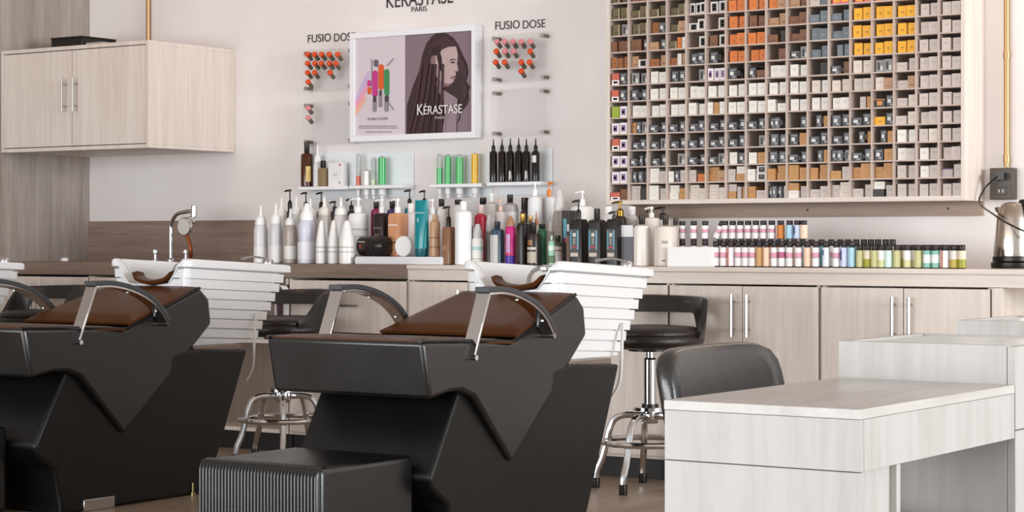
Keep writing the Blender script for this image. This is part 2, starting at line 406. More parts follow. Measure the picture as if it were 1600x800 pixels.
# base
base = [P(725, 600, .28), P(714, 615, .28), P(671, 747, .28), P(675, 764, .28)]
b4 = P(700, 790, .28)
base += [b4, (b4[0] + .03, .03), (b4[0] + .03, 0.0)]
rt = P(971, 569, .27); rb = P(920, 800, .27)
base += [(rb[0] - .02, 0.0), (rb[0] - .012, .03), rb, rt, P(905, 569, .27), (5.86, rt[1])]
def hb(y): return .283 - .02 * min(1, max(0, (y - 5.3) / 1.0))
MB().prism(base, hb, XC).build('base', BLK2, un, bevel=.012, seg=3)
MB().box((XC + .265, b4[0] + .14, .0), (XC + .29, b4[0] + .3, .045)).build('foot_plate', STEEL, un, bevel=.003)
MB().lathe([(.012, 0), (.012, .012), (.005, .014), (.005, .05)], (XC + .275, rb[0] - .12, 0), 12).build('levelling_foot', M('b0a878', .3, 1), un)
MB().box((XC - .235, 6.09, rt[1] + .001), (XC + .235, rt[0] - .012, rt[1] + .022)).build('mounting_plate', M('8d7d72', .35, .6), un, bevel=.003)
# basin
def rrect(hw, y0, y1, r, z, ne=14, nc=6):
    pts = []; cs = [(hw - r, y0 + r, -90), (hw - r, y1 - r, 0), (-hw + r, y1 - r, 90), (-hw + r, y0 + r, 180)]
    for k, (cx, cy, a0) in enumerate(cs):
        for i in range(nc + 1):
            a = math.radians(a0 + 90 * i / nc); pts.append((cx + r * math.cos(a), cy + r * math.sin(a), z))
        nx_, ny_, na = cs[(k + 1) % 4]
        a = math.radians(a0 + 90); A = Vector((cx + r * math.cos(a), cy + r * math.sin(a), z)); a2 = math.radians(na); B = Vector((nx_ + r * math.cos(a2), ny_ + r * math.sin(a2), z))
        for i in range(1, ne): pts.append(tuple(A.lerp(B, i / ne)))
    return pts
def sst(a, b, x): t = min(1, max(0, (x - a) / (b - a))); return t * t * (3 - 2 * t)
zb0 = rt[1] + .023; ztop = .905; NB = 8
R = []
def ring(hw, y0, y1, z, r=.024): R.append(rrect(hw, y0, y1, r, z))
for i in range(NB):
    t = (i + .6) / NB; hw, y0_, y1_ = .166 + .046 * t, 6.105 - .025 * t, 6.53 + .165 * t
    z0, z1 = zb0 + (ztop - zb0) * i / NB, zb0 + (ztop - zb0) * (i + 1) / NB
    ring(hw, y0_, y1_, z0); ring(hw, y0_, y1_, z0 + .002); ring(hw + .0015, y0_ - .001, y1_ + .002, z1 - .0048); ring(hw - .012, y0_ + .01, y1_ - .012, z1 - .0048); ring(hw - .012, y0_ + .01, y1_ - .012, z1)
ring(.212, 6.082, 6.70, ztop); ring(.222, 6.072, 6.725, ztop + .006, .03)
ring(.222, 6.072, 6.725, .934, .03); ring(.217, 6.077, 6.72, .941, .03); ring(.209, 6.087, 6.71, .943, .03); ring(.198, 6.1, 6.69, .941, .04); ring(.194, 6.105, 6.685, .93, .04)
ring(.18, 6.125, 6.66, .86, .06); ring(.15, 6.17, 6.6, .79, .08); ring(.07, 6.27, 6.48, .765, .06); ring(.02, 6.36, 6.40, .76, .015)
def cut(p):
    x, y, z = p
    z = z - (.034 - .002 * sst(.62, .93, z)) * (y - 6.08) / .64 * sst(zb0 - .001, zb0 + .03, z)
    k = 1 - sst(6.12, 6.26, y)
    w = 1 - sst(.1, .195, abs(x))
    lim = 9 if k * w <= 0 else .945 - .105 * k * w
    return (x + XC, y, min(z, lim))
bs = MB().rings([[cut(p) for p in r] for r in R]).build('basin', WHITE, un, angle=40)
# neck rest, mixer, hoses
pts = bez([(XC - .085, 6.10, .884), (XC - .055, 6.09, .862), (XC + .02, 6.085, .85), (XC + .095, 6.09, .862), (XC + .125, 6.10, .888)], 6)
nr = []
for i, p in enumerate(pts):
    w = .05; nr.append([(p.x, p.y - w * .6, p.z - .012), (p.x, p.y - w * .7, p.z + .002), (p.x, p.y, p.z + .008), (p.x, p.y + w * .7, p.z + .002), (p.x, p.y + w * .6, p.z - .014), (p.x, p.y, p.z - .018)])
MB().rings(nr).build('neck_rest', BRN, un, bevel=.004)
m = MB().lathe([(.024, .915), (.024, .93), (.02, .936), (.001, .938)], (XC + .12, 6.675, 0), 18)
m.tube(bez([(XC + .11, 6.675, .938), (XC + .06, 6.66, .946), (XC + .0, 6.64, .938)]), .007, 8, flat=.7)
m.build('mixer_lever', CHR, un)
m = MB().tube(bez([at(826, 470, Y=6.3), at(826, 447, Y=6.3), at(828, 431, Y=6.29), at(837, 421, Y=6.26), at(850, 419, Y=6.22), at(858, 419.5, Y=6.2)]), .009, 10)
q = at(853, 419.5, Y=6.21); m.lathe([(.013, -.014), (.013, .02)], q, 10, 'X')
m.build('spray_hose', CHR, un)
hp = [at(973, 505, X=XC + .2), at(972, 535, X=XC + .215), at(971, 565, X=XC + .215), at(967, 600, X=XC + .2), at(955, 622, X=XC + .17)]
MB().tube(bez(hp), .006, 8).build('drain_hose', M('d9d5d0', .4), un)
# armrests: flat bent bar, pad, bolts, lug
for s in (-1, 1):
    ko = .332
    path = [P(744, 556, ko), P(768, 458, ko)]
    arch = [P(768, 457, ko), P(790, 456, ko), P(815, 463, ko), P(838, 477, ko), P(855, 496, ko), P(867, 521, ko)]
    xa, xb = XC + s * ko, XC + s * (ko - .052)
    def strip(path, th, x0, x1, off=0):
        R = []
        for i, (y, z) in enumerate(path):
            a = Vector(path[max(i - 1, 0)]); c = Vector(path[min(i + 1, len(path) - 1)]); d = (c - a).normalized(); n = Vector((-d.y, d.x))
            p0 = Vector((y, z)) + n * off; p1 = p0 + n * th
            R.append([(x0, p0.x, p0.y), (x1, p0.x, p0.y), (x1, p1.x, p1.y), (x0, p1.x, p1.y)])
        return MB().rings(R)
    arm = strip([(p.y, p.z) for p in bez([(0, y, z) for y, z in arch], 5)], .009, xa, xb, -.009).build('armrest', CHR, un, bevel=.0015)
    strip(path, .01, xa, xb).build('post', CHR, arm, bevel=.0015)
    pp = [(p.y, p.z) for p in bez([(0, y, z) for y, z in [(arch[0][0] - .02, arch[0][1] + .001)] + arch], 5)]
    strip(pp, .017, xa + s * .001, xb - s * .001, .0005).build('arm_pad', M('3b3b3d', .45), arm, bevel=.004)
    e = P(867, 523, ko); MB().lathe([(.009, 0), (.009, .06)], (min(xa, XC + s * (ko - .06)), e[0], e[1] - .004), 12, 'X').build('bracket', CHR, arm)
    e = P(745, 557, ko); MB().lathe([(.009, 0), (.009, .03)], (min(xa, XC + s * (ko - .03)), e[0], e[1] - .004), 12, 'X').build('bracket', CHR, arm)
    for k in (2, 4):
        y, z = arch[k]; MB().lathe([(.007, 0), (.006, .003), (.001, .005)], (XC + s * (ko - .026), 0, 0), 10)
        MB().lathe([(.007, z - .014), (.007, z - .010)], (XC + s * (ko - .02), y, 0), 10).build('bolt', STEEL, arm)
dup(un, (XC - 1.79, 5.6, 0), UNITL[1]); dup(un, (XC - 3.43, 5.6, 0), UNITL[2])

# ------------------------------------------------------------------ ribbed footrests
fp = at(500, 733, X=-3.9); fq = at(668, 722, X=-3.9)
def footrest(dx, dy, label):
    x0, x1_, y0_, y1_, zt_ = -4.4 + dx, -3.9 + dx, fp.y + dy, 5.205 + dy, fp.z
    t = thing('footrest', label, 'footrest', ((x0 + x1_) / 2, (y0_ + y1_) / 2, 0), 'leather footrests before the backwash chairs')
    MB().box((x0 + .003, y0_ + .006, .02), (x1_ - .003, y1_, zt_)).build('box', BLK, t, bevel=.018, seg=4)
    m = MB(); n = 36; prof = []
    for i in range(n * 8 + 1):
        a = i / 8 * 2 * math.pi; x = x0 + .012 + (x1_ - x0 - .024) * i / (n * 8)
        prof.append((x, .0075 * abs(math.sin(a / 2)) ** .6))
    R = [[(x, y0_ + .004 - d, .03) for x, d in prof], [(x, y0_ + .004 - d, zt_ - .03) for x, d in prof], [(x, y0_ + .008 - d, zt_ - .014) for x, d in prof],
         [(x, y0_ + .018 - d * .7, zt_ - .003 + d * .3) for x, d in prof], [(x, y0_ + .04, zt_ + .0015 + d * .3) for x, d in prof], [(x, y0_ + .045, zt_ - .01) for x, d in prof]]
    m.rings(R, 0, False, False, closed=False)
    m.build('ribbed_front', BLK, t, fix=False, angle=80)
    for x in (x0 + .05, x1_ - .05):
        for y in (y0_ + .06, y1_ - .06): MB().lathe([(.02, 0), (.022, .02)], (x, y, 0), 12).build('foot', BPL, t)
footrest(0, 0, 'black ribbed leather footrest box in front of the near backwash chair')
footrest(-1.85, -.02, 'black leather footrest box cut off at the left edge, before the middle chair')

# ------------------------------------------------------------------ stools
def stool(c, rot, leg0):
    t = thing('stool', '', 'stool', (c[0], c[1], 0), 'round black stools behind the backwash chairs'); cx, cy = c
    m = MB().lathe([(.02, .575), (.185, .578), (.214, .59), (.223, .61), (.218, .628), (.21, .633), (.213, .638), (.206, .652), (.18, .664), (.1, .670), (.001, .671)], (cx, cy, 0), 40)
    m.build('seat', BRNK, t, angle=60)
    R = []; A = 118
    for k in range(49):
        a = -A + 2 * A * k / 48; f = abs(a) / A
        zl = .718 - .1 * sst(.52, .66, f)
        zh = .79 - .012 * f - .125 * sst(.66, 1.0, f)
        zl = min(zl, zh - .012)
        r = math.radians(a + rot); d = Vector((math.cos(r), math.sin(r)))
        def q(rad, z): return (cx + d.x * rad, cy + d.y * rad, z)
        tilt = .02 * (1 - sst(.3, .9, f))
        R.append([q(.2, zl), q(.205 + tilt * .5, (zl + zh) / 2), q(.207 + tilt, zh - .006), q(.218 + tilt, zh), q(.231 + tilt, zh - .006), q(.229 + tilt * .5, (zl + zh) / 2), q(.222, zl)])
    MB().rings(R).build('backrest', BLK, t, angle=60)
    MB().lathe([(.09, .565), (.09, .575)], (cx, cy, 0), 20).build('seat_plate', BPL, t)
    MB().lathe([(.017, .5), (.017, .566)], (cx, cy, 0), 16).build('gas_lift', CHR, t)
    MB().lathe([(.0265, .345), (.0265, .53), (.02, .538)], (cx, cy, 0), 20).build('column', CHR, t)
    MB().lathe([(.034, .337), (.034, .349)], (cx, cy, 0), 20).build('collar', BPL, t)
    MB().lathe([(.001, .27), (.032, .27), (.036, .276), (.036, .318), (.07, .322), (.07, .336), (.001, .337)], (cx, cy, 0), 20).build('hub', CHR, t)
    MB().tube([(cx + .195 * math.cos(2 * math.pi * k / 40), cy + .195 * math.sin(2 * math.pi * k / 40), .195) for k in range(40)], .0125, 10, closed=True).build('foot_ring', CHR, t)
    for k in range(5):
        a = math.radians(leg0 + 72 * k); d = Vector((math.cos(a), math.sin(a), 0)); b0 = Vector((cx, cy, 0))
        Z = Vector((0, 0, 1))
        lg = MB().tube(bez([b0 + d * .03 + Z * .3, b0 + d * .1 + Z * .302, b0 + d * .145 + Z * .285, b0 + d * .168 + Z * .24, b0 + d * .18 + Z * .19, b0 + d * .2 + Z * .12, b0 + d * .222 + Z * .07, b0 + d * .226 + Z * .03], 6), .0138, 10).build('leg', CHR, t)
        p = b0 + d * .226
        MB().lathe([(.0165, 0), (.0175, .004), (.0175, .04), (.015, .042)], (p.x, p.y, 0), 12).build('rubber_foot', BPL, lg)
    return t
BRNK = leather('dark_brown_leather', '1d1411', .3)
st = stool((-4.227, 7.238), 120, 272)
st['label'] = 'black round stool with low curved back between the near basin and the desk chair'
dup(st, (-6.17, 7.22, 0), 'black round stool showing chrome legs under the near chair arm, beside the middle basin', rotz=math.radians(-34))
dup(st, (-7.76, 7.22, 0), 'black round stool at the far left, seen through the middle chair armrest', rotz=math.radians(-34))

# ------------------------------------------------------------------ desk, pedestal, desk chair
h = .28; zt = CAMH - h; k = h / .26
DX0, DX1, DY0, DY1 = -1.685 * k, -1.3345 * k, 2.93 * k, 3.60 * k
za = zt - .105
dk = thing('manicure_desk', 'whitewashed wood manicure desk with an open knee hole, nearest the viewer', 'desk', ((DX0 + DX1) / 2, (DY0 + DY1) / 2, 0))
MB().box((DX0, DY0, zt - .017), (DX1, DY1 - .002, zt)).build('top', [WOODT], dk, bevel=.001)
m = MB(); m.box((DX0 + .001, DY0 + .001, za), (DX1 - .001, DY0 + .016, zt - .0175)); m.build('front_apron', WOODE, dk, bevel=.0008)
m = MB(); m.box((DX1 - .016, DY0 + .0165, za), (DX1 - .0005, DY1 - .002, zt - .0175)); m.build('side_apron', WOODE, dk, bevel=.0008)
m = MB(); m.box((DX0 + .0005, DY0 + .0165, za), (DX0 + .016, DY1 - .002, zt - .0175)); m.build('side_apron', WOODE, dk, bevel=.0008)
MB().box((DX0 + .001, DY0 + .001, 0), (DX1 - .001, DY0 + .016, za - .0015)).build('leg_panel', WOODE, dk, bevel=.0008)
MB().box((DX0 + .001, DY0 + .152, 0), (DX1 - .001, DY0 + .168, za - .0005)).build('leg_panel', WOODE, dk, bevel=.0008)
MB().box((DX1 - .03, DY0 + .0165, 0), (DX1 - .014, DY0 + .1515, za - .0005)).build('leg_side', WOODE, dk)
MB().box((DX0 + .014, DY0 + .0165, 0), (DX0 + .03, DY0 + .1515, za - .0005)).build('leg_side', WOODE, dk)
m = MB().box((DX1 - .08, DY0 + .1685, za - .055), (DX1 - .045, DY0 + .172, za - .015)); m.lathe([(.001, .018), (.012, .012), (.014, 0)], (DX1 - .03, DY0 + .169, za - .035), 12, 'Y')
m.build('bracket', CHR, dk)
def pedestal(x0, x1, y0, y1, z1, label, glass=True):
    t = thing('drawer_pedestal', label, 'drawer unit', ((x0 + x1) / 2, (y0 + y1) / 2, 0), 'whitewashed drawer pedestals')
    m = MB(); m.box((x0, y0, .0), (x1 - .018, y0 + .016, z1)); m.box((x0, y1 - .016, 0), (x1 - .018, y1, z1)); m.box((x0, y0 + .016, 0), (x0 + .016, y1 - .016, z1))
    m.box((x0 + .016, y0 + .016, z1 - .03), (x1 - .018, y1 - .016, z1 - .014)); m.build('carcass', WOODE, t, bevel=.0008)
    MB().box((x0 + .017, y0 + .017, z1 - .0135), (x1 - .019, y1 - .017, z1 - .004)).build('glass_top', M('e6edf0', .22), t)
    zz = [0.02, .3, .47, .64, z1 - .001]
    for a, c in zip(zz, zz[1:]):
        d = MB().box((x1 - .017, y0 + .001, a + .001), (x1, y1 - .001, c - .001)).build('drawer', WOODE, t, bevel=.001)
        MB().lathe([(.006, -.06), (.006, .06)], (x1 + .02, (y0 + y1) / 2, (a + c) / 2), 10, 'Y').build('handle', STEEL, d)
    return t
pedestal(DX0, DX1 + .0005, DY1, DY1 + .42, .806, 'whitewashed drawer pedestal with inset glass top at the end of the manicure desk')
pedestal(-2.04, -1.58, 5.08, 5.5, .806, 'whitewashed pedestal standing further back behind the manicure desk, at the right edge')
dc = thing('desk_chair', 'black leather chair tucked in beside the whitewashed manicure desk', 'chair', (-1.93, 3.66, 0))
cy = 3.66
def pad(n, y0, y1, z0, z1, x_of, th):
    """rounded back pad in the YZ plane"""
    R = []; N = 48
    for e, o in ((0.0, 0), (.55, .03), (.85, .2), (1, .5), (.85, .8), (.55, .97), (0, 1)):
        ring = []
        for i in range(N):
            a = 2 * math.pi * i / N; c, s = math.cos(a), math.sin(a); kk = (abs(c) ** 6 + abs(s) ** 6) ** (-1 / 6)
            g = .93 + .07 * e if e > 0 else .82
            y = (y0 + y1) / 2 + c * kk * (y1 - y0) / 2 * g; z = (z0 + z1) / 2 + s * kk * (z1 - z0) / 2 * g
            bow = -.03 * (1 - (2 * (y - (y0 + y1) / 2) / (y1 - y0)) ** 2)
            ring.append((x_of(z) + bow + th * (o - .5), y, z))
        R.append(ring)
    return MB().rings(R)
pad(0, 3.55, 4.045, .5, .795, lambda z: -2.035 - .2 * (z - .7), .04).build('backrest', leather('soft_black_leather', '1f1b1a', .24, bump=.04, spec=.9), dc, angle=60)
m = MB().lathe([(.001, .41), (.14, .41), (.16, .425), (.16, .455), (.14, .475), (.001, .48)], (-1.86, 3.69, 0), 40, sq=5)
m.build('seat', BLK, dc, angle=60)
m = MB().box((-2.055, cy - .04, .4), (-2.035, cy + .08, .5)); m.box((-2.05, cy - .04, .385), (-1.85, cy + .08, .405)); m.build('back_support', BPL, dc, bevel=.004)
MB().lathe([(.028, .1), (.028, .3), (.02, .3), (.02, .4)], (-1.93, 3.66, 0), 16).build('column', CHR, dc)
for kx_ in range(5):
    a = math.radians(20 + 72 * kx_); d = Vector((math.cos(a), math.sin(a), 0)); b0 = Vector((-1.93, 3.66, 0)); Z = Vector((0, 0, 1))
    lg = MB().tube([b0 + Z * .11, b0 + d * .12 + Z * .095, b0 + d * .17 + Z * .065], [.018, .016, .012], 8).build('leg', CHR, dc)
    p = b0 + d * .17
    MB().lathe([(.025, -.012), (.028, -.008), (.028, .008), (.025, .012)], (p.x, p.y, .028), 14, 'Y').build('caster', BPL, lg)
# ------------------------------------------------------------------ wall rack for colour cartons
RY = 7.98; RX1 = -3.171; RX0 = -4.893; RZ0 = 1.18; NR = 13; PZ = .0746
RZB = RZ0 + .02; RZ1 = RZB + NR * PZ + .018
NC = 17; IX0, IX1 = RX0 + .016, RX1 - .018; PX = (IX1 - IX0) / NC
rk = thing('wall_rack', 'large pale wood pigeonhole rack full of small cartons on the back wall', 'rack', ((RX0 + RX1) / 2, RY, RZ0))
MB().box((RX1 - .018, RY, RZ0), (RX1, WY - .001, RZ1)).build('side_panel', WOODV, rk, bevel=.001)
MB().box((RX0, RY, RZ0), (RX0 + .016, WY - .001, RZ1)).build('side_panel', WOODV, rk, bevel=.001)
MB().box((RX0 + .016, RY, RZ0), (RX1 - .018, WY - .001, RZB)).build('bottom_panel', WOODH, rk, bevel=.001)
MB().box((RX0 + .016, RY, RZ1 - .018), (RX1 - .018, WY - .001, RZ1)).build('top_panel', WOODH, rk)
MB().box((RX0 + .016, WY - .012, RZB), (RX1 - .018, WY - .001, RZ1 - .018)).build('back_panel', SHADED, rk)
m = MB().box((RX0 + .02, WY - .022, RZ0 - .06), (RX1 - .005, WY - .001, RZ0 - .001)); o = m.build('mounting_rail', wood('rail_wood', '86705f', '9b8472', (1.3, 20, 20)), rk)
for px in (1015, 1265, 1485):
    x = at(px, 325, Y=WY).x; MB().lathe([(.005, -.003), (.005, 0)], (x, WY - .0225, RZ0 - .03), 8, 'Y').build('screw', M('2a2018', .5), o)
for i in range(1, NC): x = IX0 + i * PX; MB().box((x - .003, RY + .004, RZB), (x + .003, WY - .012, RZ1 - .018)).build('divider', SHADED, rk)
for j in range(1, NR): z = RZB + j * PZ; MB().box((IX0, RY + .006, z - .003), (IX1, WY - .012, z + .003)).build('shelf', SHADED, rk)
# contents, row by row from the bottom; lower case stands, upper case lies flat, XX/ = two lying in a pile, . = gap
ROWS = [
 "Qn GG/x WW/g WW/k LL/l LL/l KG/gk kG drdg WK/g Gg gLL/ Gg XW/g gg gg gg",
 "pp drx WW/g wdg gO KK/t gKW/ wBB/ kKK/ KK/k kKK/ Kg kKK/ kKK/ gg wg Vg",
 "pp Ddr Dd .s Dd Ds wd wk rr Dd .dk drs Dr dk wg wg gg",
 "qp Dd Ds Dd Dd Dd Dd .s rr dk Dd Dd .dk .dk ww gl gg",
 "pp kds Dd Dd Dd Dd Dd Dd dr.  .d .dk rd Dd Yd Gl gg gg",
 "zp ww ww ww ww wkw ww ww wW ww ww ww .gk Fd Gl gg gg",
 "qd dd ww ww ww ww ww ww ww ww lw ll gg lt Gt gg gg",
 "qd ss ww dd .s ppp d. dN ww ww .x Dn ll ss Gg gg gg",
 "aaa tB At Awt dd d. oo oo .n Ds Cc .cc yy yy yy gg gg",
 "nnn nnd Td Eow .b nb oo oo Nx Nn cc Cc yy yy yy gg gg",
 "es ee ad Et Bb .b oo nn Tt Nn Cc Cc yy yy yy gg gg",
 "ee Ee Ee Ee bbb bb oo oo ot Tn Gc mm mm ot gg gg gg",
 "ee nn nn nn dd ww oo oo .. oo .. oo .. .. .. .. ..",
]
CM = {'w': 'e9e3db', 'g': 'c9bcb4', 'l': 'ddd0c2', 'k': 'c08a4e', 't': 'b58a68', 'o': 'd9762a', 'y': 'f0ad0c', 'd': '3e3c40', 'r': '57585c', 's': '8f8b87', 'n': '7d4f30',
      'b': 'e6e0dc', 'c': '6d757d', 'a': '9c5a24', 'e': '6a5a38', 'p': 'efe9e8', 'q': 'c8604a', 'z': '9aa92c', 'm': 'f4a522', 'x': '2c211c', 'v': 'b8a9a6', 'f': '3a3530'}
CN = {'w': 'white', 'g': 'grey-beige', 'l': 'cream', 'k': 'kraft brown', 't': 'tan', 'o': 'orange', 'y': 'yellow', 'd': 'dark printed', 'r': 'dark printed', 's': 'silver-grey printed', 'n': 'brown',
      'b': 'black-and-white printed', 'c': 'slate blue', 'a': 'amber', 'e': 'olive', 'p': 'white-and-violet printed', 'q': 'red-and-white', 'z': 'green', 'm': 'yellow-and-magenta', 'x': 'black', 'v': 'purple-topped grey', 'f': 'black-and-orange'}
ALT = {'y': 'd', 'Y': 'd'}
cmesh = {}
def carton_mesh(c, sz):
    k = (c, sz)
    if k in cmesh: return cmesh[k]
    w, d, h = sz; m = MB().box((-w / 2, 0, 0), (w / 2, d, h)); e = .0004
    def dec(x0, z0, x1, z1, mi): m.add([(x0 * w, -e, z0 * h), (x1 * w, -e, z0 * h), (x1 * w, -e, z1 * h), (x0 * w, -e, z1 * h)], [(0, 1, 2, 3)], mi)
    def side(y0, z0, y1, z1, mi): m.add([(w / 2 + e, y0 * d, z0 * h), (w / 2 + e, y1 * d, z0 * h), (w / 2 + e, y1 * d, z1 * h), (w / 2 + e, y0 * d, z1 * h)], [(0, 1, 2, 3)], mi)
    ink, pale = 1, 2
    if c in 'dr': dec(-.32, .35, .1, .68, 2); dec(-.05, .12, .3, .3, 3); dec(-.35, .78, .35, .86, 3); side(.06, .3, .2, .8, 2); side(.25, .15, .4, .6, 3)
    elif c == 's': dec(-.3, .2, .0, .8, 1); dec(.05, .1, .35, .5, 2); side(.05, .2, .2, .9, 1)
    elif c in 'oya': dec(-.18, .42, .18, .5, 1); dec(-.1, .3, .1, .34, 1); side(.03, .1, .1, .9, 2)
    elif c == 'm': dec(-.5, 0, .5, .1, 3); dec(-.5, .1, -.38, 1, 3); dec(-.2, .4, .3, .6, 2)
    elif c == 'b': dec(-.3, .15, .3, .85, 1); dec(-.15, .3, .15, .45, 2); dec(-.15, .55, .15, .7, 2)
    elif c == 'p': dec(-.32, .2, .28, .8, 3); dec(-.2, .35, .1, .6, 1)
    elif c == 'q': dec(-.5, .0, .5, .4, 2); dec(-.3, .12, .3, .3, 1)
    elif c == 'f': dec(-.25, .25, .25, .75, 3); dec(-.5, .9, .5, 1, 3)
    elif c in 'ent': dec(-.25, .2, .25, .32, 1); dec(.3, 0, .42, 1, 2) if c == 'e' else None
    elif c in 'gwlk': dec(-.3, .62, .3, .66, 1); dec(-.2, .5, .2, .53, 1)
    elif c == 'c': dec(-.3, .4, .2, .5, 2)
    elif c == 'v': dec(-.5, .9, .5, 1, 3)
    base = CM[c]
    f = int(base[0:2], 16), int(base[2:4], 16), int(base[4:6], 16)
    soft = '%02x%02x%02x' % tuple(int(q * .78) for q in f)
    ink_h = {'d': '1c1b1d', 'r': '26262a', 's': '3a383a', 'b': '211d1c', 'o': 'a8511a', 'y': '8a6a10', 'a': '5e3412', 'p': '4a3350', 'q': 'f2eeee', 'e': '3d3320', 'n': '55341d', 't': '8a6446'}.get(c, soft)
    p_h = {'e': 'b9ae90', 'o': 'efe2d2', 'y': 'efe6c8', 'c': '8b929a', 'q': 'f3efee', 'm': 'f8d060'}.get(c, 'd9d7d5')
    q_h = {'m': 'd8407a', 'p': '8c6a96', 'f': 'd98a3a', 'v': '6a4a86'}.get(c, '9b9aa0')
    o = m.build('hair_dye_carton', [M(base, .45), M(ink_h, .45), M(p_h, .45), M(q_h, .45)], smooth=False, fix=False)
    me = o.data; bpy.data.objects.remove(o)
    cmesh[k] = me; return me
cart = []
for j, row in enumerate(ROWS):
    for i, cell in enumerate(row.split()):
        x0 = IX0 + i * PX + .0045; wd = PX - .009; zf = RZB + j * PZ + (.0004 if j == 0 else .0034); HMAX = PZ - .008
        # tokens
        tk = []; s = 0
        while s < len(cell):
            if s + 2 < len(cell) and cell[s].isupper() and cell[s + 1].isupper() and cell[s + 2] == '/': tk.append((cell[s], cell[s + 1])); s += 3
            else: tk.append((cell[s],)); s += 1
        gap = .004
        ws = []
        for t in tk:
            c = t[0]; ws.append(.05 if c.isupper() else (.0385 if len(tk) < 3 else .0265))
        if len(tk) == 2 and not tk[0][0].isupper() and not tk[1][0].isupper() and '.' in cell: ws = [.043, .04]
        tot = sum(ws) + gap * (len(ws) - 1)
        if tot > wd: kf = (wd - gap * (len(ws) - 1)) / sum(ws); ws = [w * kf for w in ws]; tot = wd
        x = x0 + (wd - tot) * random.uniform(.5, .95)
        for t, w in zip(tk, ws):
            if t[0] != '.':
                front = RY + random.uniform(.012, .034)
                if i == 0 and j < 8: front = RY + .008
                hs = random.choice((.050, .052, .048)); z = zf
                for n, c in enumerate(t):
                    lo = c.lower(); dd = .13
                    hgt = (.0315 if len(t) > 1 else .035) if c.isupper() else hs
                    if c.isupper(): dd = .15
                    hgt = min(hgt, HMAX / len(t) - .0005)
                    wq = round(w - .001, 4)
                    me = carton_mesh(lo, (wq, dd, round(hgt, 4)))
                    ff = front + (random.uniform(0, .008) if n else 0)
                    cart.append((me, (x + w / 2, ff, z), lo, i, j, 'flat' if c.isupper() else 'upright', t, n, tk.index(t), len(tk)))
                    z += hgt + .0004
            x += w + gap
def vis(c):
    p = Vector(c[1]); z = (p.z - CAMH) / p.length
    d = p.y * C_ - p.x * S_
    row = HOR - (p.z - CAMH) * F / d; 
    return row
cart = [c for c in cart if vis(c) > -4]
cart.sort(key=lambda c: Vector(c[1]).length - c[4] * 0.0)
near, rest = cart[:300], cart[300:]
posw = {}
seen = {}
for me, p, lo, i, j, how, t, n, ti, nt in near:
    o = bpy.data.objects.new('hair_dye_carton', me); COL.objects.link(o); o.location = p
    if how == 'upright' and nt < 3: o.rotation_euler = (0, 0, math.radians(random.uniform(-.8, 1.2)))
    side = '' if nt == 1 else ('left ' if ti == 0 else ('right ' if ti == nt - 1 else 'middle '))
    lay = 'lying' if how == 'flat' else 'standing'
    if len(t) > 1: lay = 'lower' if n == 0 else 'upper'
    lab = f'{CN[lo]} carton, {lay} {side}in its compartment, column {ORD[NC - 1 - i]} from rack right side, row {ORD[j]} up'
    lab = lab.replace('column ' + ORD[NC - 1 - i] + ' from rack right side', ORD[NC - 1 - i] + ' column from rack right').replace('row ' + ORD[j] + ' up', ORD[j] + ' row up')
    tag(o, lab, 'carton', 'hair dye cartons in the wall rack')
if rest:
    bm = bmesh.new(); mats = []
    for me, p, *_ in rest:
        t = me.copy(); t.transform(Matrix.Translation(p)); n0 = len(bm.faces); idx = []
        for mt in t.materials:
            if mt not in mats: mats.append(mt)
            idx.append(mats.index(mt))
        bm.from_mesh(t); bm.faces.ensure_lookup_table()
        for f in bm.faces[n0:]: f.material_index = idx[f.material_index]
        bpy.data.meshes.remove(t)
    me = bpy.data.meshes.new('hair_dye_carton_rows'); bm.to_mesh(me); bm.free()
    for mt in mats: me.materials.append(mt)
    o = bpy.data.objects.new('hair_dye_carton_rows', me); COL.objects.link(o); o['kind'] = 'stuff'
    tag(o, 'rows of small cartons filling the left columns of the wall rack', 'cartons')

# ------------------------------------------------------------------ lettering and poster on the wall
DARKT = M('2e2826', .5)
def wtext(body, pxa, pxb, ybl, ytl, mat=DARKT, Y=WY - .002, name='wall_lettering', **k):
    a = at(pxa, ybl, Y=Y); b = at(pxb, ybl, Y=Y); c = at(pxa, ytl, Y=Y)
    return text(body, name, (a.x, Y, a.z), b.x - a.x, c.z - a.z, mat, **k)
wtext('KÉRASTASE', 604, 708, 13, -16, label='large dark lettering cut off by the top edge on the back wall', cat='lettering')
wtext('PARIS', 643, 667, 19, 11, label='small dark word below the large lettering on the back wall', cat='lettering')
for a0, a1, b0, b1, ya, yb, ws in ((481, 517, 522, 555, 67, 54.5, 'left'), (774, 812, 817, 852, 47, 34, 'right')):
    q = at(a0, ya, Y=WY - .002)
    t = thing('wall_lettering', f'dark two-word lettering on the wall above the vial racks {ws} of the poster frame', 'lettering', tuple(q))
    wtext('FUSIO', a0, a1, ya, yb, name='word', parent=t); wtext('DOSE', b0, b1, ya - (b0 - a0) * .045, yb - (b0 - a0) * .045, name='word', parent=t)

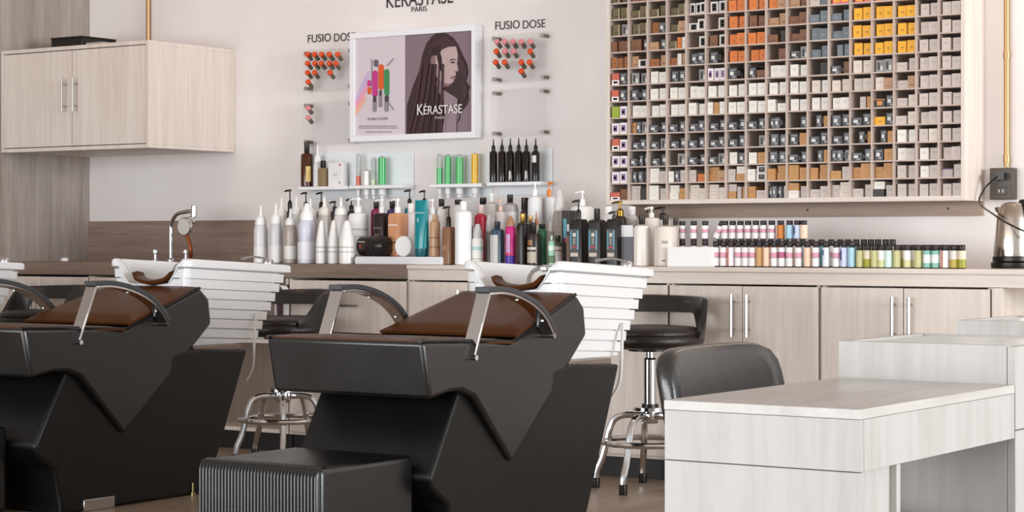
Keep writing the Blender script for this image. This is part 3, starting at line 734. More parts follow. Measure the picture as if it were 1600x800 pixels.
PY = WY - .075
a = at(546, 222, Y=PY); b = at(741, 213, Y=PY); zt = at(546, 52, Y=PY).z; z0 = a.z; X0, X1 = a.x, b.x
pf = thing('poster_frame', 'white framed light box poster on the back wall between two small racks', 'poster', ((X0 + X1) / 2, PY, z0))
fw = .03
FRM = M('f1f0f4', .3)
m = MB()
m.box((X0, PY, z0), (X1, WY - .002, z0 + fw)); m.box((X0, PY, zt - fw), (X1, WY - .002, zt)); m.box((X0, PY, z0 + fw), (X0 + fw, WY - .002, zt - fw)); m.box((X1 - fw * .6, PY, z0 + fw), (X1, WY - .002, zt - fw))
m.build('frame', FRM, pf, bevel=.002)
QY = PY + .012
xs_ = at(633, 100, Y=QY).x
pm = [M('d9ccd2', .25), M('c83c8c', .3), M('e0602a', .3), M('3f8f58', .3), M('6c6170', .3), M('8f8890', .3), M('c9b2d8', .3), M('e8a0b8', .3), M('f0b09a', .3), M('4a4048', .3)]
lp = MB().box((X0 + fw, QY, z0 + fw), (xs_, QY + .01, zt - fw), 0)
lvl = [0]
def patch(mb, pts, mi, ox=540, oy=35, k=4.0):
    lvl[0] += 1; y = QY - .0003 * lvl[0]; vs = []
    for x, yy in pts:
        q = at(ox + x / k, oy + yy / k, Y=y); vs.append(q)
    mb.add(vs, [tuple(range(len(vs)))], mi)
patch(lp, [(60, 560), (60, 470), (130, 320), (150, 300), (150, 340), (100, 440)], 6)
patch(lp, [(62, 545), (62, 500), (140, 370), (150, 400)], 7)
patch(lp, [(64, 585), (64, 540), (120, 455), (130, 480)], 8)
for x0_, x1_, y0_, y1_, c in ((160, 168, 230, 420, 5), (175, 205, 232, 278, 4), (135, 160, 360, 400, 1), (137, 160, 405, 450, 2), (166, 200, 300, 465, 1), (204, 238, 262, 420, 2), (241, 272, 292, 458, 3),
                              (170, 192, 465, 560, 5), (172, 190, 458, 500, 9), (206, 226, 425, 530, 5), (212, 224, 422, 460, 9), (242, 266, 458, 558, 5), (246, 268, 455, 498, 9)):
    r = (x1_ - x0_) * .3
    patch(lp, [(x0_, y0_ + r), (x0_ + r, y0_), (x1_ - r, y0_), (x1_, y0_ + r), (x1_, y1_ - r), (x1_ - r, y1_), (x0_ + r, y1_), (x0_, y1_ - r)], c)
patch(lp, [(255, 270), (298, 222), (301, 226), (259, 274)], 5); patch(lp, [(270, 502), (302, 545), (298, 549), (266, 506)], 5)
lp.build('product_print', pm, pf, smooth=False)
tx = lambda b_, x0_, x1_, yb, yt, n: wtext(b_, 540 + x0_ / 4, 540 + x1_ / 4, 35 + yb / 4, 35 + yt / 4, M('6a5f68', .5), QY - .001, n, parent=pf)
tx('FUSIO DOSE', 140, 265, 613, 597, 'lettering')
m = MB()
for yy, a_, b_ in ((648, 85, 320), (660, 80, 328), (685, 125, 288)):
    x = a_
    rnd = random.Random(yy)
    while x < b_:
        w = rnd.uniform(8, 22); lvl[0] = 0; patch(m, [(x, yy + 3), (x, yy - 3), (min(x + w, b_), yy - 3), (min(x + w, b_), yy + 3)], 0); x += w + 4
m.build('small_print', M('7a6f78', .5), pf, smooth=False, fix=False)
# portrait print: a woman in profile with long hair
hm = [M('86727a', .3), M('3b2429', .35), M('c0a6a4', .3), M('432a2f', .35), M('96828a', .3), M('2e1b20', .35), M('8a6a6c', .3), M('492e34', .35)]
rp = MB().box((xs_ + .001, QY, z0 + fw), (X1 - fw * .6, QY + .01, zt - fw), 0)
lvl[0] = 0
patch(rp, [(380, 700), (382, 520), (420, 400), (460, 300), (480, 200), (505, 130), (540, 85), (580, 62), (630, 68), (675, 95), (705, 140), (730, 195), (760, 260), (768, 310), (755, 370), (782, 405), (768, 430), (775, 480), (760, 520), (720, 560), (715, 610), (690, 640), (660, 600), (640, 640), (600, 698), (500, 700)], 1)
patch(rp, [(560, 200), (600, 170), (650, 150), (690, 150), (702, 200), (700, 240), (696, 255), (704, 290), (706, 302), (690, 308), (688, 320), (690, 330), (683, 338), (686, 348), (676, 358), (674, 372), (650, 384), (625, 386), (596, 372), (575, 350), (560, 320), (548, 260)], 2)
patch(rp, [(575, 345), (600, 370), (622, 386), (610, 420), (640, 440), (690, 470), (712, 560), (700, 620), (640, 690), (600, 690), (625, 560), (610, 470), (575, 430), (568, 380)], 4)
patch(rp, [(532, 230), (540, 210), (556, 208), (564, 225), (558, 262), (545, 275), (534, 260)], 6)
patch(rp, [(545, 130), (600, 95), (660, 110), (700, 150), (640, 152), (600, 172), (578, 215), (560, 205), (535, 205), (520, 190)], 3)
patch(rp, [(570, 215), (590, 185), (600, 220), (604, 280), (598, 310), (584, 280)], 5)
patch(rp, [(540, 150), (600, 145), (590, 180), (560, 205), (535, 200)], 5)
patch(rp, [(600, 80), (625, 85), (690, 140), (680, 145)], 7)
patch(rp, [(650, 236), (668, 228), (690, 232), (688, 236), (668, 234), (652, 241)], 5)
patch(rp, [(655, 250), (668, 244), (684, 247), (680, 254), (664, 256)], 5)
patch(rp, [(660, 340), (684, 332), (684, 338), (684, 344), (668, 354), (656, 352)], 6)
patch(rp, [(680, 306), (690, 303), (692, 308), (682, 311)], 6)
patch(rp, [(600, 372), (650, 386), (676, 376), (640, 402), (606, 398)], 6)
patch(rp, [(706, 200), (730, 220), (760, 300), (750, 360), (720, 330), (704, 310)], 3)
patch(rp, [(720, 360), (750, 380), (765, 430), (740, 500), (725, 440)], 3)
for x0_, dx, w, c in ((470, -60, 18, 3), (500, -40, 12, 7), (525, -20, 14, 3), (550, 0, 10, 7), (570, 20, 14, 3), (440, -50, 10, 7), (515, -10, 8, 5)):
    patch(rp, [(x0_ + 30, 260), (x0_ + 30 + w, 260), (x0_ + w + 20 + dx * .3, 460), (x0_ + w + dx, 690), (x0_ + dx, 690), (x0_ + 18 + dx * .3, 460)], c)
patch(rp, [(700, 470), (690, 690), (620, 690), (650, 560)], 4)
rp.build('portrait_print', hm, pf, smooth=False)
wtext('K', 652, 661.5, 180, 163, M('efe9ea', .4), QY - .012, 'lettering', parent=pf)
wtext('ÉRASTASE', 662, 722, 179, 162, M('efe9ea', .4), QY - .012, 'lettering', parent=pf)
wtext('PARIS', 680, 695, 186, 182, M('c9bcbc', .4), QY - .012, 'lettering', parent=pf)

# ------------------------------------------------------------------ acrylic vial racks
AY = WY - .05
def vial_rack(px0, px1, y0, y1, label):
    a = at(px0, y1, Y=AY); b = at(px1, y1, Y=AY); zt = at((px0 + px1) / 2, y0, Y=AY).z; zb_ = at((px0 + px1) / 2, y1, Y=AY).z
    t = thing('vial_rack', label, 'rack', ((a.x + b.x) / 2, AY, zb_), 'clear acrylic vial racks on the wall')
    MB().box((a.x, AY, zb_), (b.x, AY + .004, zt)).build('panel', ACR, t, bevel=.001)
    for x in (a.x + .018, b.x - .018):
        for z in (zb_ + .018, zt - .018):
            MB().lathe([(.001, AY - .006), (.011, AY - .006), (.011, AY - .0005)], (x, 0, z), 14, 'Y').build('standoff', STEEL, t)
            MB().lathe([(.009, AY + .0045), (.009, WY - .001)], (x, 0, z), 14, 'Y').build('spacer', M('8d8177', .3, 1), t)
    return t
vial_rack(474, 552, 76, 142, 'upper clear acrylic vial rack left of the poster')
vial_rack(474, 552, 158, 226, 'lower clear acrylic vial rack left of the poster, nearly empty')
vial_rack(768, 852, 52, 128, 'upper clear acrylic vial rack right of the poster')
vial_rack(768, 852, 138, 213, 'lower clear acrylic vial rack right of the poster, empty')
vp = None
def vial(px, py, col, label):
    global vp
    y = WY - .1; c = at(px, py, Y=y)
    hexs = {'o': ('e2501c', 'orange'), 'p': ('e08c90', 'pink')}[col]
    t = thing('dose_vial', label, 'vial', (c.x, y, c.z), 'capped vials in the acrylic racks')
    MB().lathe([(.001, 0), (.0095, .0), (.014, .004), (.014, .016), (.0095, .019)], c, 16, 'Y').build('cap', M(hexs[0], .35), t)
    MB().lathe([(.0085, .0195), (.0105, .024), (.0105, .05)], c, 16, 'Y').build('tube', M('6f6658', .25, 0, .2), t)
    t.rotation_euler = (math.radians(-38), 0, 0)
def vials(rows, where):
    for r, (y, items) in enumerate(rows):
        for n, (px, c) in enumerate(items):
            cn = {'o': 'orange', 'p': 'pink'}[c]
            vial(px, y, c, f'{cn}-capped vial, {ORD[n]} from left in the {ORD[r]} row of {where}')
vials([(83, [(479, 'o'), (490, 'o'), (501, 'o'), (513, 'o'), (526, 'o')]), (97, [(479, 'o'), (490.5, 'o'), (500.5, 'o'), (513, 'o'), (523, 'o')]), (111.5, [(479, 'o'), (490, 'o'), (514, 'o')]), (126, [(480, 'o')])], 'the upper left rack')
vials([(167, [(480, 'p')]), (182, [(480, 'p')])], 'the lower left rack')
vials([(63, [(775, 'p'), (787, 'p'), (800, 'p'), (813, 'p'), (827, 'p')]), (78, [(774, 'o'), (787.5, 'p'), (801, 'p'), (827, 'o')]), (95, [(773, 'o'), (787, 'o'), (813, 'o'), (826, 'o')]), (109, [(813, 'o')])], 'the upper right rack')
# ------------------------------------------------------------------ little white wall shelves
SW = M('f2f1f3', .3)
def wshelf(px0, px1, yt, thick, pby, label, pb0=None, pb1=None):
    y0 = WY - .115
    a = at(px0, yt, Y=y0); b = at(px1, yt, Y=y0); z = a.z
    t = thing('wall_shelf', label, 'shelf', ((a.x + b.x) / 2, WY, z), 'small white shelves under the poster')
    MB().box((a.x, y0, z - .017), (b.x, WY - .009, z)).build('board', SW, t, bevel=.002)
    zt = at(px1, pby, Y=WY).z
    MB().box((a.x + .004, WY - .008, z - .06), (b.x - .004, WY - .001, zt)).build('back_plate', M('e9edf0', .25), t, bevel=.001)
    return z
S1 = wshelf(465, 543, 292, 6, 238, 'leftmost small white wall shelf holding the brown bottle and a white carton')
S2 = wshelf(545, 627, 290, 6, 238, 'second small white wall shelf from the left, holding upright test tubes')
S3 = wshelf(671, 751, 288, 6, 240, 'third small white wall shelf from the left, with green and yellow tubes')
S4 = wshelf(760, 845, 285, 6, 232, 'rightmost small white wall shelf, carrying six dark dropper bottles')

# ------------------------------------------------------------------ bottles
def bottle(name, label, cat, px, ytop, ysh, w, Y, zb, body, cap, style='plain', lab=(), group=None, sq=0, rough=.3, trans=0, capr=.36, capmetal=0, head=0, ybot=None, caprough=.35):
    """px centre, ytop top row, ysh shoulder row, w width in px (body); zb the height of what it stands on"""
    d = depth(px, Y); X = at(px, 400, Y=Y).x; r = w * d / F / 2; H_ = CAMH - (ytop - HOR) * d / F - zb; hs = CAMH - (ysh - HOR) * d / F - zb
    t = thing(name, label, cat, (X, Y, zb), group); c = (X, Y, zb + .0006)
    if sq: r *= .93
    bm_ = M(body, rough, 0, trans); cm_ = M(cap, caprough, capmetal)
    kw = dict(seg=28 if not sq else 32, sq=sq)
    rc = r * capr; e = min(.004, r * .2)
    if style == 'cone':        # squeeze bottle with a pointed nozzle cap
        MB().lathe([(r - e, 0), (r, e), (r, hs * .8), (r * .97, hs * .9), (r * .8, hs)], c, **kw).build('body', bm_, t)
        MB().lathe([(r * .82, hs + .0005), (r * .84, hs + .01), (r * .7, hs + (H_ - hs) * .35), (r * .25, hs + (H_ - hs) * .5), (r * .12, H_ - .001), (.0005, H_)], c, 24).build('nozzle_cap', cm_, t)
    elif style == 'taper':     # bottle drawn out to a point
        MB().lathe([(r - e, 0), (r, e), (r, hs * .55), (r * .9, hs * .75), (r * .62, hs), ], c, **kw).build('body', bm_, t)
        MB().lathe([(r * .62, hs + .0004), (r * .5, hs + (H_ - hs) * .4), (r * .3, H_ * .97), (.0005, H_)], c, 20).build('cap', cm_, t)
    elif style == 'dome':
        MB().lathe([(r * .9, 0), (r, e), (r * .98, hs * .3), (r * .88, hs * .55), (r * .98, hs * .8), (r * .9, hs * .95), (r * .7, hs)], c, **kw).build('body', bm_, t)
        hh = H_ - hs
        MB().lathe([(r * .74, hs + .0005), (r * .78, hs + hh * .2), (r * .7, hs + hh * .4), (r * .4, hs + hh * .62), (r * .3, hs + hh * .8), (r * .2, H_), (.0005, H_)], c, 24).build('cap', cm_, t)
    elif style == 'tube':      # tube standing on its cap
        R = []
        for q, (zz) in enumerate((.14, .2, .45, .75, .95, 1.0)):
            th = (1, 1, .85, .5, .12, .1)[q]; ww = (1, 1, 1.02, 1.06, 1.08, 1.08)[q]
            R.append([(c[0] + math.cos(a) * r * ww, c[1] + math.sin(a) * r * .8 * th, c[2] + H_ * zz) for a in [2 * math.pi * k / 28 for k in range(28)]])
        MB().rings(R).build('body', bm_, t)
        MB().lathe([(r * .86, 0), (r * .9, .003), (r * .9, H_ * .139)], c, 24).build('cap', cm_, t)
    elif style == 'spray':
        MB().lathe([(r - e, 0), (r, e), (r, hs * .92), (r * .8, hs)], c, **kw).build('body', bm_, t)
        MB().lathe([(r * .8, hs + .0005), (r * .8, hs + (H_ - hs) * .3), (r * .55, hs + (H_ - hs) * .7), (r * .35, H_ - .001), (.0005, H_)], c, 20).build('cap', cm_, t)
    elif style == 'tip':       # dropper bottle
        MB().lathe([(r - e, 0), (r, e), (r, hs * .93), (r * .75, hs * .985), (r * .45, hs)], c, **kw).build('body', bm_, t)
        MB().lathe([(r * .5, hs + .0005), (r * .5, hs + (H_ - hs) * .35), (r * .2, hs + (H_ - hs) * .5), (r * .12, H_ - .001), (.0005, H_)], c, 18).build('dropper_cap', cm_, t)
    elif style == 'pump':
        MB().lathe([(r - e, 0), (r, e), (r, hs * .93), (r * .85, hs * .985), (rc * .9, hs)], c, **kw).build('body', bm_, t)
        hh = H_ - hs
        p = MB().lathe([(rc, hs + .0005), (rc, hs + hh * .38), (rc * .7, hs + hh * .46), (rc * .3, hs + hh * .5), (rc * .3, H_ - .012)], c, 18)
        p.lathe([(rc * .62, H_ - .012), (rc * .66, H_ - .004), (rc * .55, H_), (.0005, H_)], c, 16)
        hd = head or -1
        p.tube([(c[0], c[1], c[2] + H_ - .007), (c[0] + hd * rc * 1.2, c[1] - .004, c[2] + H_ - .006), (c[0] + hd * rc * 2.5, c[1] - .008, c[2] + H_ - .011)], [.0055, .005, .004], 8)
        p.build('pump', cm_, t)
    else:                      # plain cylinder cap
        MB().lathe([(r - e, 0), (r, e), (r, hs * .9), (r * .9, hs * .96), (rc * .9, hs)], c, **kw).build('body', bm_, t)
        MB().lathe([(rc - .001, hs + .0005), (rc, hs + .002), (rc, H_ - .002), (rc - .002, H_), (.0005, H_)], c, 20, sq=sq and 4).build('cap', cm_, t)
    for z0, z1, col, *ar in lab:
        rr = r + .0007; a0, a1 = (ar + [-150, -30])[:2] if ar else (-165, 15)
        if sq:
            MB().add([(c[0] - r * .72, c[1] - rr - .0003, c[2] + hs * z0), (c[0] + r * .72, c[1] - rr - .0003, c[2] + hs * z0), (c[0] + r * .72, c[1] - rr - .0003, c[2] + hs * z1), (c[0] - r * .72, c[1] - rr - .0003, c[2] + hs * z1)], [(0, 1, 2, 3)]).build('label', M(col, .4), t, fix=False)
        else:
            n = 14; A = [math.radians(a0 + (a1 - a0) * k / n) for k in range(n + 1)]
            MB().rings([[(c[0] + rr * math.cos(a), c[1] + rr * math.sin(a), c[2] + hs * zz) for a in A] for zz in (z0, z1)], 0, False, False, closed=False).build('label', M(col, .4), t, fix=False)
    return t
F1, F2, F3, F4 = 7.60, 7.74, 7.88, 8.03
G1 = 'squeeze bottles at the left of the worktop'
B = bottle
B('squeeze_bottle', 'translucent squeeze bottle with white nozzle, leftmost on the dark worktop', 'bottle', 407.5, 321, 352, 22, F1, CT, 'd9d6d8', 'f0eeec', 'cone', [(.02, .42, 'e9e6e4')], G1)
B('squeeze_bottle', 'translucent squeeze bottle second from left, just right of the leftmost one', 'bottle', 431, 318, 350, 21, F1, CT, 'd0cdd2', 'f0eeec', 'cone', [(.05, .45, 'e6e3e2')], G1)
B('squeeze_bottle', 'squeeze bottle with greyish-brown contents and white label, left of the lavender bottle', 'bottle', 454, 326, 352, 20, F1, CT, 'b3a49c', 'f0eeec', 'cone', [(.12, .46, 'e8e4e0')], G1)
B('squeeze_bottle', 'lavender-white waisted bottle with domed white cap at the left group', 'bottle', 479, 318, 345, 27, F1, CT, 'd6d4e2', 'f2f1f0', 'dome', [(.1, .5, 'e9e8ee')], G1)
B('squeeze_bottle', 'white nozzle of a squeeze bottle showing behind the second one from left', 'bottle', 440, 309, 338, 20, F3, CT, 'd9d5d2', 'efece8', 'cone', (), G1)
B('squeeze_bottle', 'white nozzle bottle behind the brownish squeeze bottle', 'bottle', 463, 308, 336, 20, F3, CT, 'd9d5d2', 'efece8', 'cone', (), G1)
B('squeeze_bottle', 'white capped squeeze bottle right behind the lavender bottle', 'bottle', 485, 310, 338, 21, F3, CT, 'd9d5d2', 'efece8', 'cone', (), G1)
B('squeeze_bottle', 'clear bottle with pointed white cap behind the left small white bottle', 'bottle', 507, 308, 337, 24, F2, CT, 'd2cbc6', 'f3ece4', 'cone', [(.1, .5, 'e0d9d4')], G1)
B('squeeze_bottle', 'clear bottle with pointed white cap behind the middle small white bottle', 'bottle', 533, 308, 336, 24, F2, CT, 'd4cfcc', 'f1ede8', 'cone', [(.1, .5, 'e0dbd8')], G1)
G2 = 'black pump bottles at the back of the left group'
for px, yt, lb in ((453, 296, 'black pump bottle furthest left at the back, under the wall shelf corner'), (478, 300, 'black pump bottle at the back, below the tall brown bottle'), (502, 300, 'black pump bottle at the back, below the white carton on the shelf'),
                   (523, 314, 'lower black pump bottle at the back, between the clear capped bottles'), (549, 310, 'black pump bottle at the back, left beside the white pump bottle')):
    B('pump_bottle', lb, 'bottle', px, yt, 330, 14, F4, CT, '2a2522', '17130f', 'pump', (), G2, capr=.5)
G3 = 'small white pointed bottles in front'
for px, w, lb in ((502, 17, 'small white pointed bottle, left of three in front of the worktop'), (521, 17, 'small white pointed bottle, middle of three in front of the worktop'), (542, 24, 'larger white pointed bottle, right of three beside the white tray')):
    B('pointed_bottle', lb, 'bottle', px, 344, 358, w, F1 - .02, CT, 'efece9', 'f3f0ee', 'taper', [(.33, .36, 'b5aeab'), (.46, .5, 'c2bbb8')], G3)
# white tray with things on it
a = at(554, 415, Y=7.56); b_ = at(690, 415, Y=7.56)
ty = thing('white_tray', 'long white tray carrying jars and the teal tube on the dark worktop', 'tray', ((a.x + b_.x) / 2, 7.7, CT))
TZ = CT + .036
m = MB().box((a.x, 7.56, CT + .0006), (b_.x, 7.86, TZ - .004)); m.build('body', M('e6e6ea', .3), ty, bevel=.003)
m = MB().box((a.x + .003, 7.563, TZ - .0039), (b_.x - .003, 7.857, TZ)); m.build('deck', M('eeeef2', .3), ty, bevel=.001)
G4 = 'bottles on the white tray'
B('pump_bottle', 'white pump bottle behind the three small white bottles', 'bottle', 560, 309, 333, 31, F2, TZ, 'efedec', 'f4f3f2', 'pump', [(.45, .47, 'c8c2be'), (.6, .64, 'c8c2be')], G4, capr=.4, head=-1)
B('shampoo_bottle', 'magenta bottle with black cap behind the gold K bottle', 'bottle', 588, 315, 326, 17, F3 - .04, TZ, '8c1f52', '1d1518', 'plain', (), G4, capr=.5)
kb = B('pump_bottle', 'dark brown pump bottle with gold letter K and white pump', 'bottle', 597, 311, 333, 24, F2, TZ, '2c1d20', 'f2f0ee', 'pump', (), G4, capr=.42, sq=5)
kz = kb.location
d_ = depth(597, F2); rr_ = 24 * d_ / F / 2 * .93
text('K', 'lettering', (kz.x - .014, kz.y - rr_ - .001, TZ + .075), .026, .032, M('c8a860', .3, .6), parent=kb)
text('specifique', 'lettering', (kz.x - .025, kz.y - rr_ - .001, TZ + .13), .05, .01, M('a89a98', .4), parent=kb)
B('shampoo_bottle', 'purple bottle with black cap behind the orange pump bottle', 'bottle', 613, 314, 326, 17, F3, TZ, '4a2f66', '17131a', 'plain', (), G4, capr=.5)
B('pump_bottle', 'orange-beige pump bottle beside the gold K bottle', 'bottle', 621.5, 310, 333, 27, F2, TZ, 'd79a72', 'f2efec', 'pump', [(.3, .34, '7a5238'), (.7, .74, 'f0d4c0')], G4, capr=.4, sq=5)
B('pump_bottle', 'teal pump bottle with black pump, back of the tray', 'bottle', 640, 296, 324, 16, F3, TZ, '0f7285', '1b1714', 'pump', (), G4, capr=.42)
B('shampoo_bottle', 'pale bottle with pink print between orange pump bottle and teal tube', 'bottle', 642, 318, 332, 17, F2 + .06, TZ, 'dcd3d0', 'e9e4e0', 'plain', [(.2, .4, 'd89aa4')], G4, capr=.6)
tt = B('squeeze_tube', 'teal squeeze tube standing on its cap on the white tray', 'tube', 659, 313, 330, 24, F1 + .02, TZ, '0e8a92', '0a5a66', 'tube', (), G4, rough=.2)
tl = tt.location
text('K', 'lettering', (tl.x - .008, tl.y - .024, TZ + .16), .014, .02, M('bfe4e4', .4), parent=tt)
text('Resistance', 'lettering', (tl.x - .03, tl.y - .018, TZ + .2), .06, .01, M('bfe4e4', .4), parent=tt)
B('pump_bottle', 'white pump bottle peeking out behind the teal tube', 'bottle', 676, 311, 335, 16, F3 - .05, TZ, 'e6dfdb', 'f2f0ee', 'pump', (), G4, capr=.45)
B('shampoo_bottle', 'slim bronze bottle at the right end of the white tray', 'bottle', 679.5, 335, 344, 16.5, F1 + .02, TZ, 'c39a78', 'd2b08e', 'plain', [(.25, .28, '8a6a4e'), (.5, .53, '8a6a4e')], G4, capr=.45)
# tipped jars
def jar(px, py, dpx, Y, axis, ln, body, lid, label, letters=None):
    c = at(px, py, Y=Y); r = dpx * depth(px, Y) / F / 2; c.z = TZ + r + .0008
    t = thing('hair_mask_jar', label, 'jar', (c.x, c.y, TZ), 'tipped over hair mask jars on the tray')
    if axis == 'X':
        MB().lathe([(r * .8, -ln / 2), (r * .95, -ln / 2 + .006), (r, -ln / 2 + .02), (r, -.002)], c, 32, 'X').build('body', M(body, .25), t)
        MB().lathe([(r * .98, 0), (r, .003), (r, ln / 2 - .012), (r * .9, ln / 2 - .002), (r * .8, ln / 2)], c, 32, 'X').build('lid', M(lid, .3), t)
    else:
        MB().lathe([(r * .9, 0), (r, .004), (r, .03)], c, 36, 'Y').build('lid', M(lid, .25), t)
        MB().lathe([(r * .97, .0305), (r * .97, ln - .006), (r * .8, ln)], c, 36, 'Y').build('body', M(body, .3), t)
    return t, c, r
t, c, r = jar(585, 384, 32, 7.66, 'X', .155, '221a18', '191312', 'black hair mask jar tipped on its side on the white tray')
text('K', 'lettering', (c.x - .05, c.y - r - .0015, c.z - .012), .016, .02, M('b04a34', .4), parent=t)
text('masque', 'lettering', (c.x - .062, c.y - r * .93, c.z + .014), .04, .009, M('cfc6c0', .4), parent=t)
jar(629, 386, 32, 7.62, 'Y', .07, 'eceae9', 'f1efef', 'white jar lying with its round lid facing out on the tray')
jar(612, 376, 20, 7.80, 'Y', .05, 'e6e0da', 'ebe6e2', 'small pale jar behind the black tipped jar')
G5 = 'assorted bottles behind the near basin'
B('pump_bottle', 'brown bottle with black pump, right beside the white tray', 'bottle', 701, 322, 354, 18, F1, CT, '8b6448', '1c1512', 'pump', [(.35, .5, '9c7558')], G5, sq=5, capr=.45)
B('pump_bottle', 'black-pump bottle at the back above the bronze bottle', 'bottle', 663, 297, 322, 14, F4, CT, 'd8d0ca', '1d1815', 'pump', (), G5, capr=.45)
B('shampoo_bottle', 'white bottle with black cap behind the brown pump bottle', 'bottle', 690, 311, 323, 20, F3, CT, 'e5dfdb', '1e1815', 'plain', (), G5, capr=.45)
B('shampoo_bottle', 'white bottle with flat black cap behind the tall white bottle', 'bottle', 716, 312, 320, 22, F3, CT, 'e2dcd8', '1e1815', 'plain', (), G5, capr=.5)
B('shampoo_bottle', 'tall plain white bottle with narrow white cap by the near basin', 'bottle', 724, 315, 328, 26.5, F1, CT, 'f1f0f0', 'f3f2f2', 'plain', (), G5, capr=.4)
B('shampoo_bottle', 'slim grey bottle between the tall white bottle and the small white spray', 'bottle', 737, 352, 366, 10, F2, CT, '9a938e', '4a4441', 'plain', (), G5)
B('spray_bottle', 'small white bottle with silver cap and pale print beside the tall white one', 'bottle', 746.5, 350, 372, 18, F1 + .03, CT, 'ebe9e6', 'c6c2c0', 'spray', [(.55, .68, 'a9cfcc'), (.2, .24, 'c9b9a8')], G5)
B('shampoo_bottle', 'red bottle with pale pink cap behind the small white spray bottle', 'bottle', 751, 320, 334, 20, F2 + .04, CT, 'bb1f3a', 'dfc6c6', 'plain', (), G5, capr=.48)
B('shampoo_bottle', 'bottle with black cap directly behind the red bottle', 'bottle', 755, 309, 320, 19, F4, CT, 'd8d2ce', '1f1a18', 'plain', (), G5, capr=.55)
B('shampoo_bottle', 'clear bottle with pale green cap behind the silver spray bottle', 'bottle', 768, 302, 316, 24, F3, CT, 'ded9d5', 'dfe8dc', 'plain', [(.3, .75, 'efebe8')], G5, trans=.3, capr=.3)
B('pump_bottle', 'bottle with small pink pump among the clear bottles', 'bottle', 782, 312, 330, 18, F2 + .04, CT, 'd9d0cc', 'dcb8ac', 'pump', [(.4, .55, 'c98f8f')], G5, trans=.2)
B('shampoo_bottle', 'clear round bottle with black cap and white label behind the magenta can', 'bottle', 797, 304, 317, 26, F3, CT, 'cfc9c6', '1d1917', 'plain', [(.3, .85, 'eceae8')], G5, trans=.3, capr=.36)
B('spray_bottle', 'grey clear spray bottle with silver cap left of the navy bottle', 'bottle', 764, 335, 362, 13, F2 - .04, CT, '8d8783', 'b5b2b0', 'spray', (), G5, trans=.3)
B('shampoo_bottle', 'navy bottle with grey-white label and navy cap', 'bottle', 777, 346, 357, 22, F1 + .02, CT, '33485a', '232d38', 'plain', [(.05, .82, 'c3c1bc', -150, -50)], G5, capr=.42)
mg = B('spray_can', 'magenta and violet spray can with bronze cap', 'bottle', 797.5, 338, 354, 16, F1 + .02, CT, 'c8287c', 'a8795a', 'spray', [(.02, .25, '4a35a0', -180, 0), (.26, .3, 'd8384e', -180, 0), (.32, .8, 'c79ac4', -115, -60)], G5, rough=.25)
B('shampoo_bottle', 'copper slim bottle between magenta can and gold-capped bottle', 'bottle', 808, 352, 364, 8, F2, CT, '8a5a3c', '5a3a28', 'plain', (), G5)
B('shampoo_bottle', 'black bottle with gold cap right of the magenta can', 'bottle', 817, 334, 347, 18, F1 + .04, CT, '221d1b', 'c9a055', 'plain', [(.1, .8, '4a4442', -140, -90)], G5, capr=.45, capmetal=1)
B('shampoo_bottle', 'black bottle with gold cap half hidden behind the patterned dark bottle', 'bottle', 829, 337, 350, 14, F2, CT, '2a2320', 'd0b07a', 'plain', (), G5, capr=.5, capmetal=1)
B('shampoo_bottle', 'bottle with copper tip below the translucent pump bottles', 'bottle', 838, 330, 352, 11, F2 + .03, CT, 'd8cfc8', 'd08a58', 'tip', (), G5)
B('shampoo_bottle', 'dark bottle with black cap and cream patterned labels', 'bottle', 834, 348, 364, 20, F1, CT, '2b211c', '1a1513', 'plain', [(.08, .42, 'b8ad9c', -150, -40), (.48, .56, 'c9c0b0', -150, -40), (.62, .78, '9a6a3a', -120, -70)], G5, capr=.38)
B('shampoo_bottle', 'green bottle with dark cap beside the cream-labelled dark bottle', 'bottle', 847, 350, 358, 14, F1 + .06, CT, '2f6b48', '1f2a22', 'plain', (), G5, capr=.7)
B('shampoo_bottle', 'tiny mint green bottle in front of the clear pump bottles', 'bottle', 862, 368, 376, 11, F1 + .02, CT, '9fcfb4', 'cfe4d6', 'plain', [(.1, .4, '5f7a5a'), (.6, .8, 'e2efe6')], G5)
B('shampoo_bottle', 'small dark bottle with pale red-striped label right of the mint bottle', 'bottle', 872, 368, 378, 14, F1 + .04, CT, '4a403c', '1f1a18', 'plain', [(.15, .8, 'a8a09c'), (.6, .66, 'b0524a')], G5, capr=.6)
B('shampoo_bottle', 'tall black-capped bottle behind the gold-capped bottles', 'bottle', 820, 309, 328, 14, F3, CT, '3a2a28', '241a18', 'plain', (), G5, capr=.8)
B('pump_bottle', 'large translucent white bottle with white pump', 'bottle', 836, 284, 307, 23, F3, CT, 'e4e3e4', 'f4f3f2', 'pump', (), G5, capr=.34, rough=.25, head=-1)
B('pump_bottle', 'large translucent white bottle with orange pump', 'bottle', 858, 284, 307, 23, F3 + .09, CT, 'dedede', 'e8892f', 'pump', (), G5, capr=.3, rough=.25, head=1)
B('spray_bottle', 'clear empty spray bottle with nozzle right of the orange pump', 'bottle', 874, 297, 330, 21, F3, CT, 'e6e2de', 'd6d0cc', 'spray', (), G5, trans=.9, rough=.08)
B('spray_bottle', 'clear slim bottle in front of the empty spray bottle', 'bottle', 861, 346, 362, 12, F2 + .02, CT, 'd6d0ca', 'cfc9c4', 'spray', (), G5, trans=.6, rough=.1)
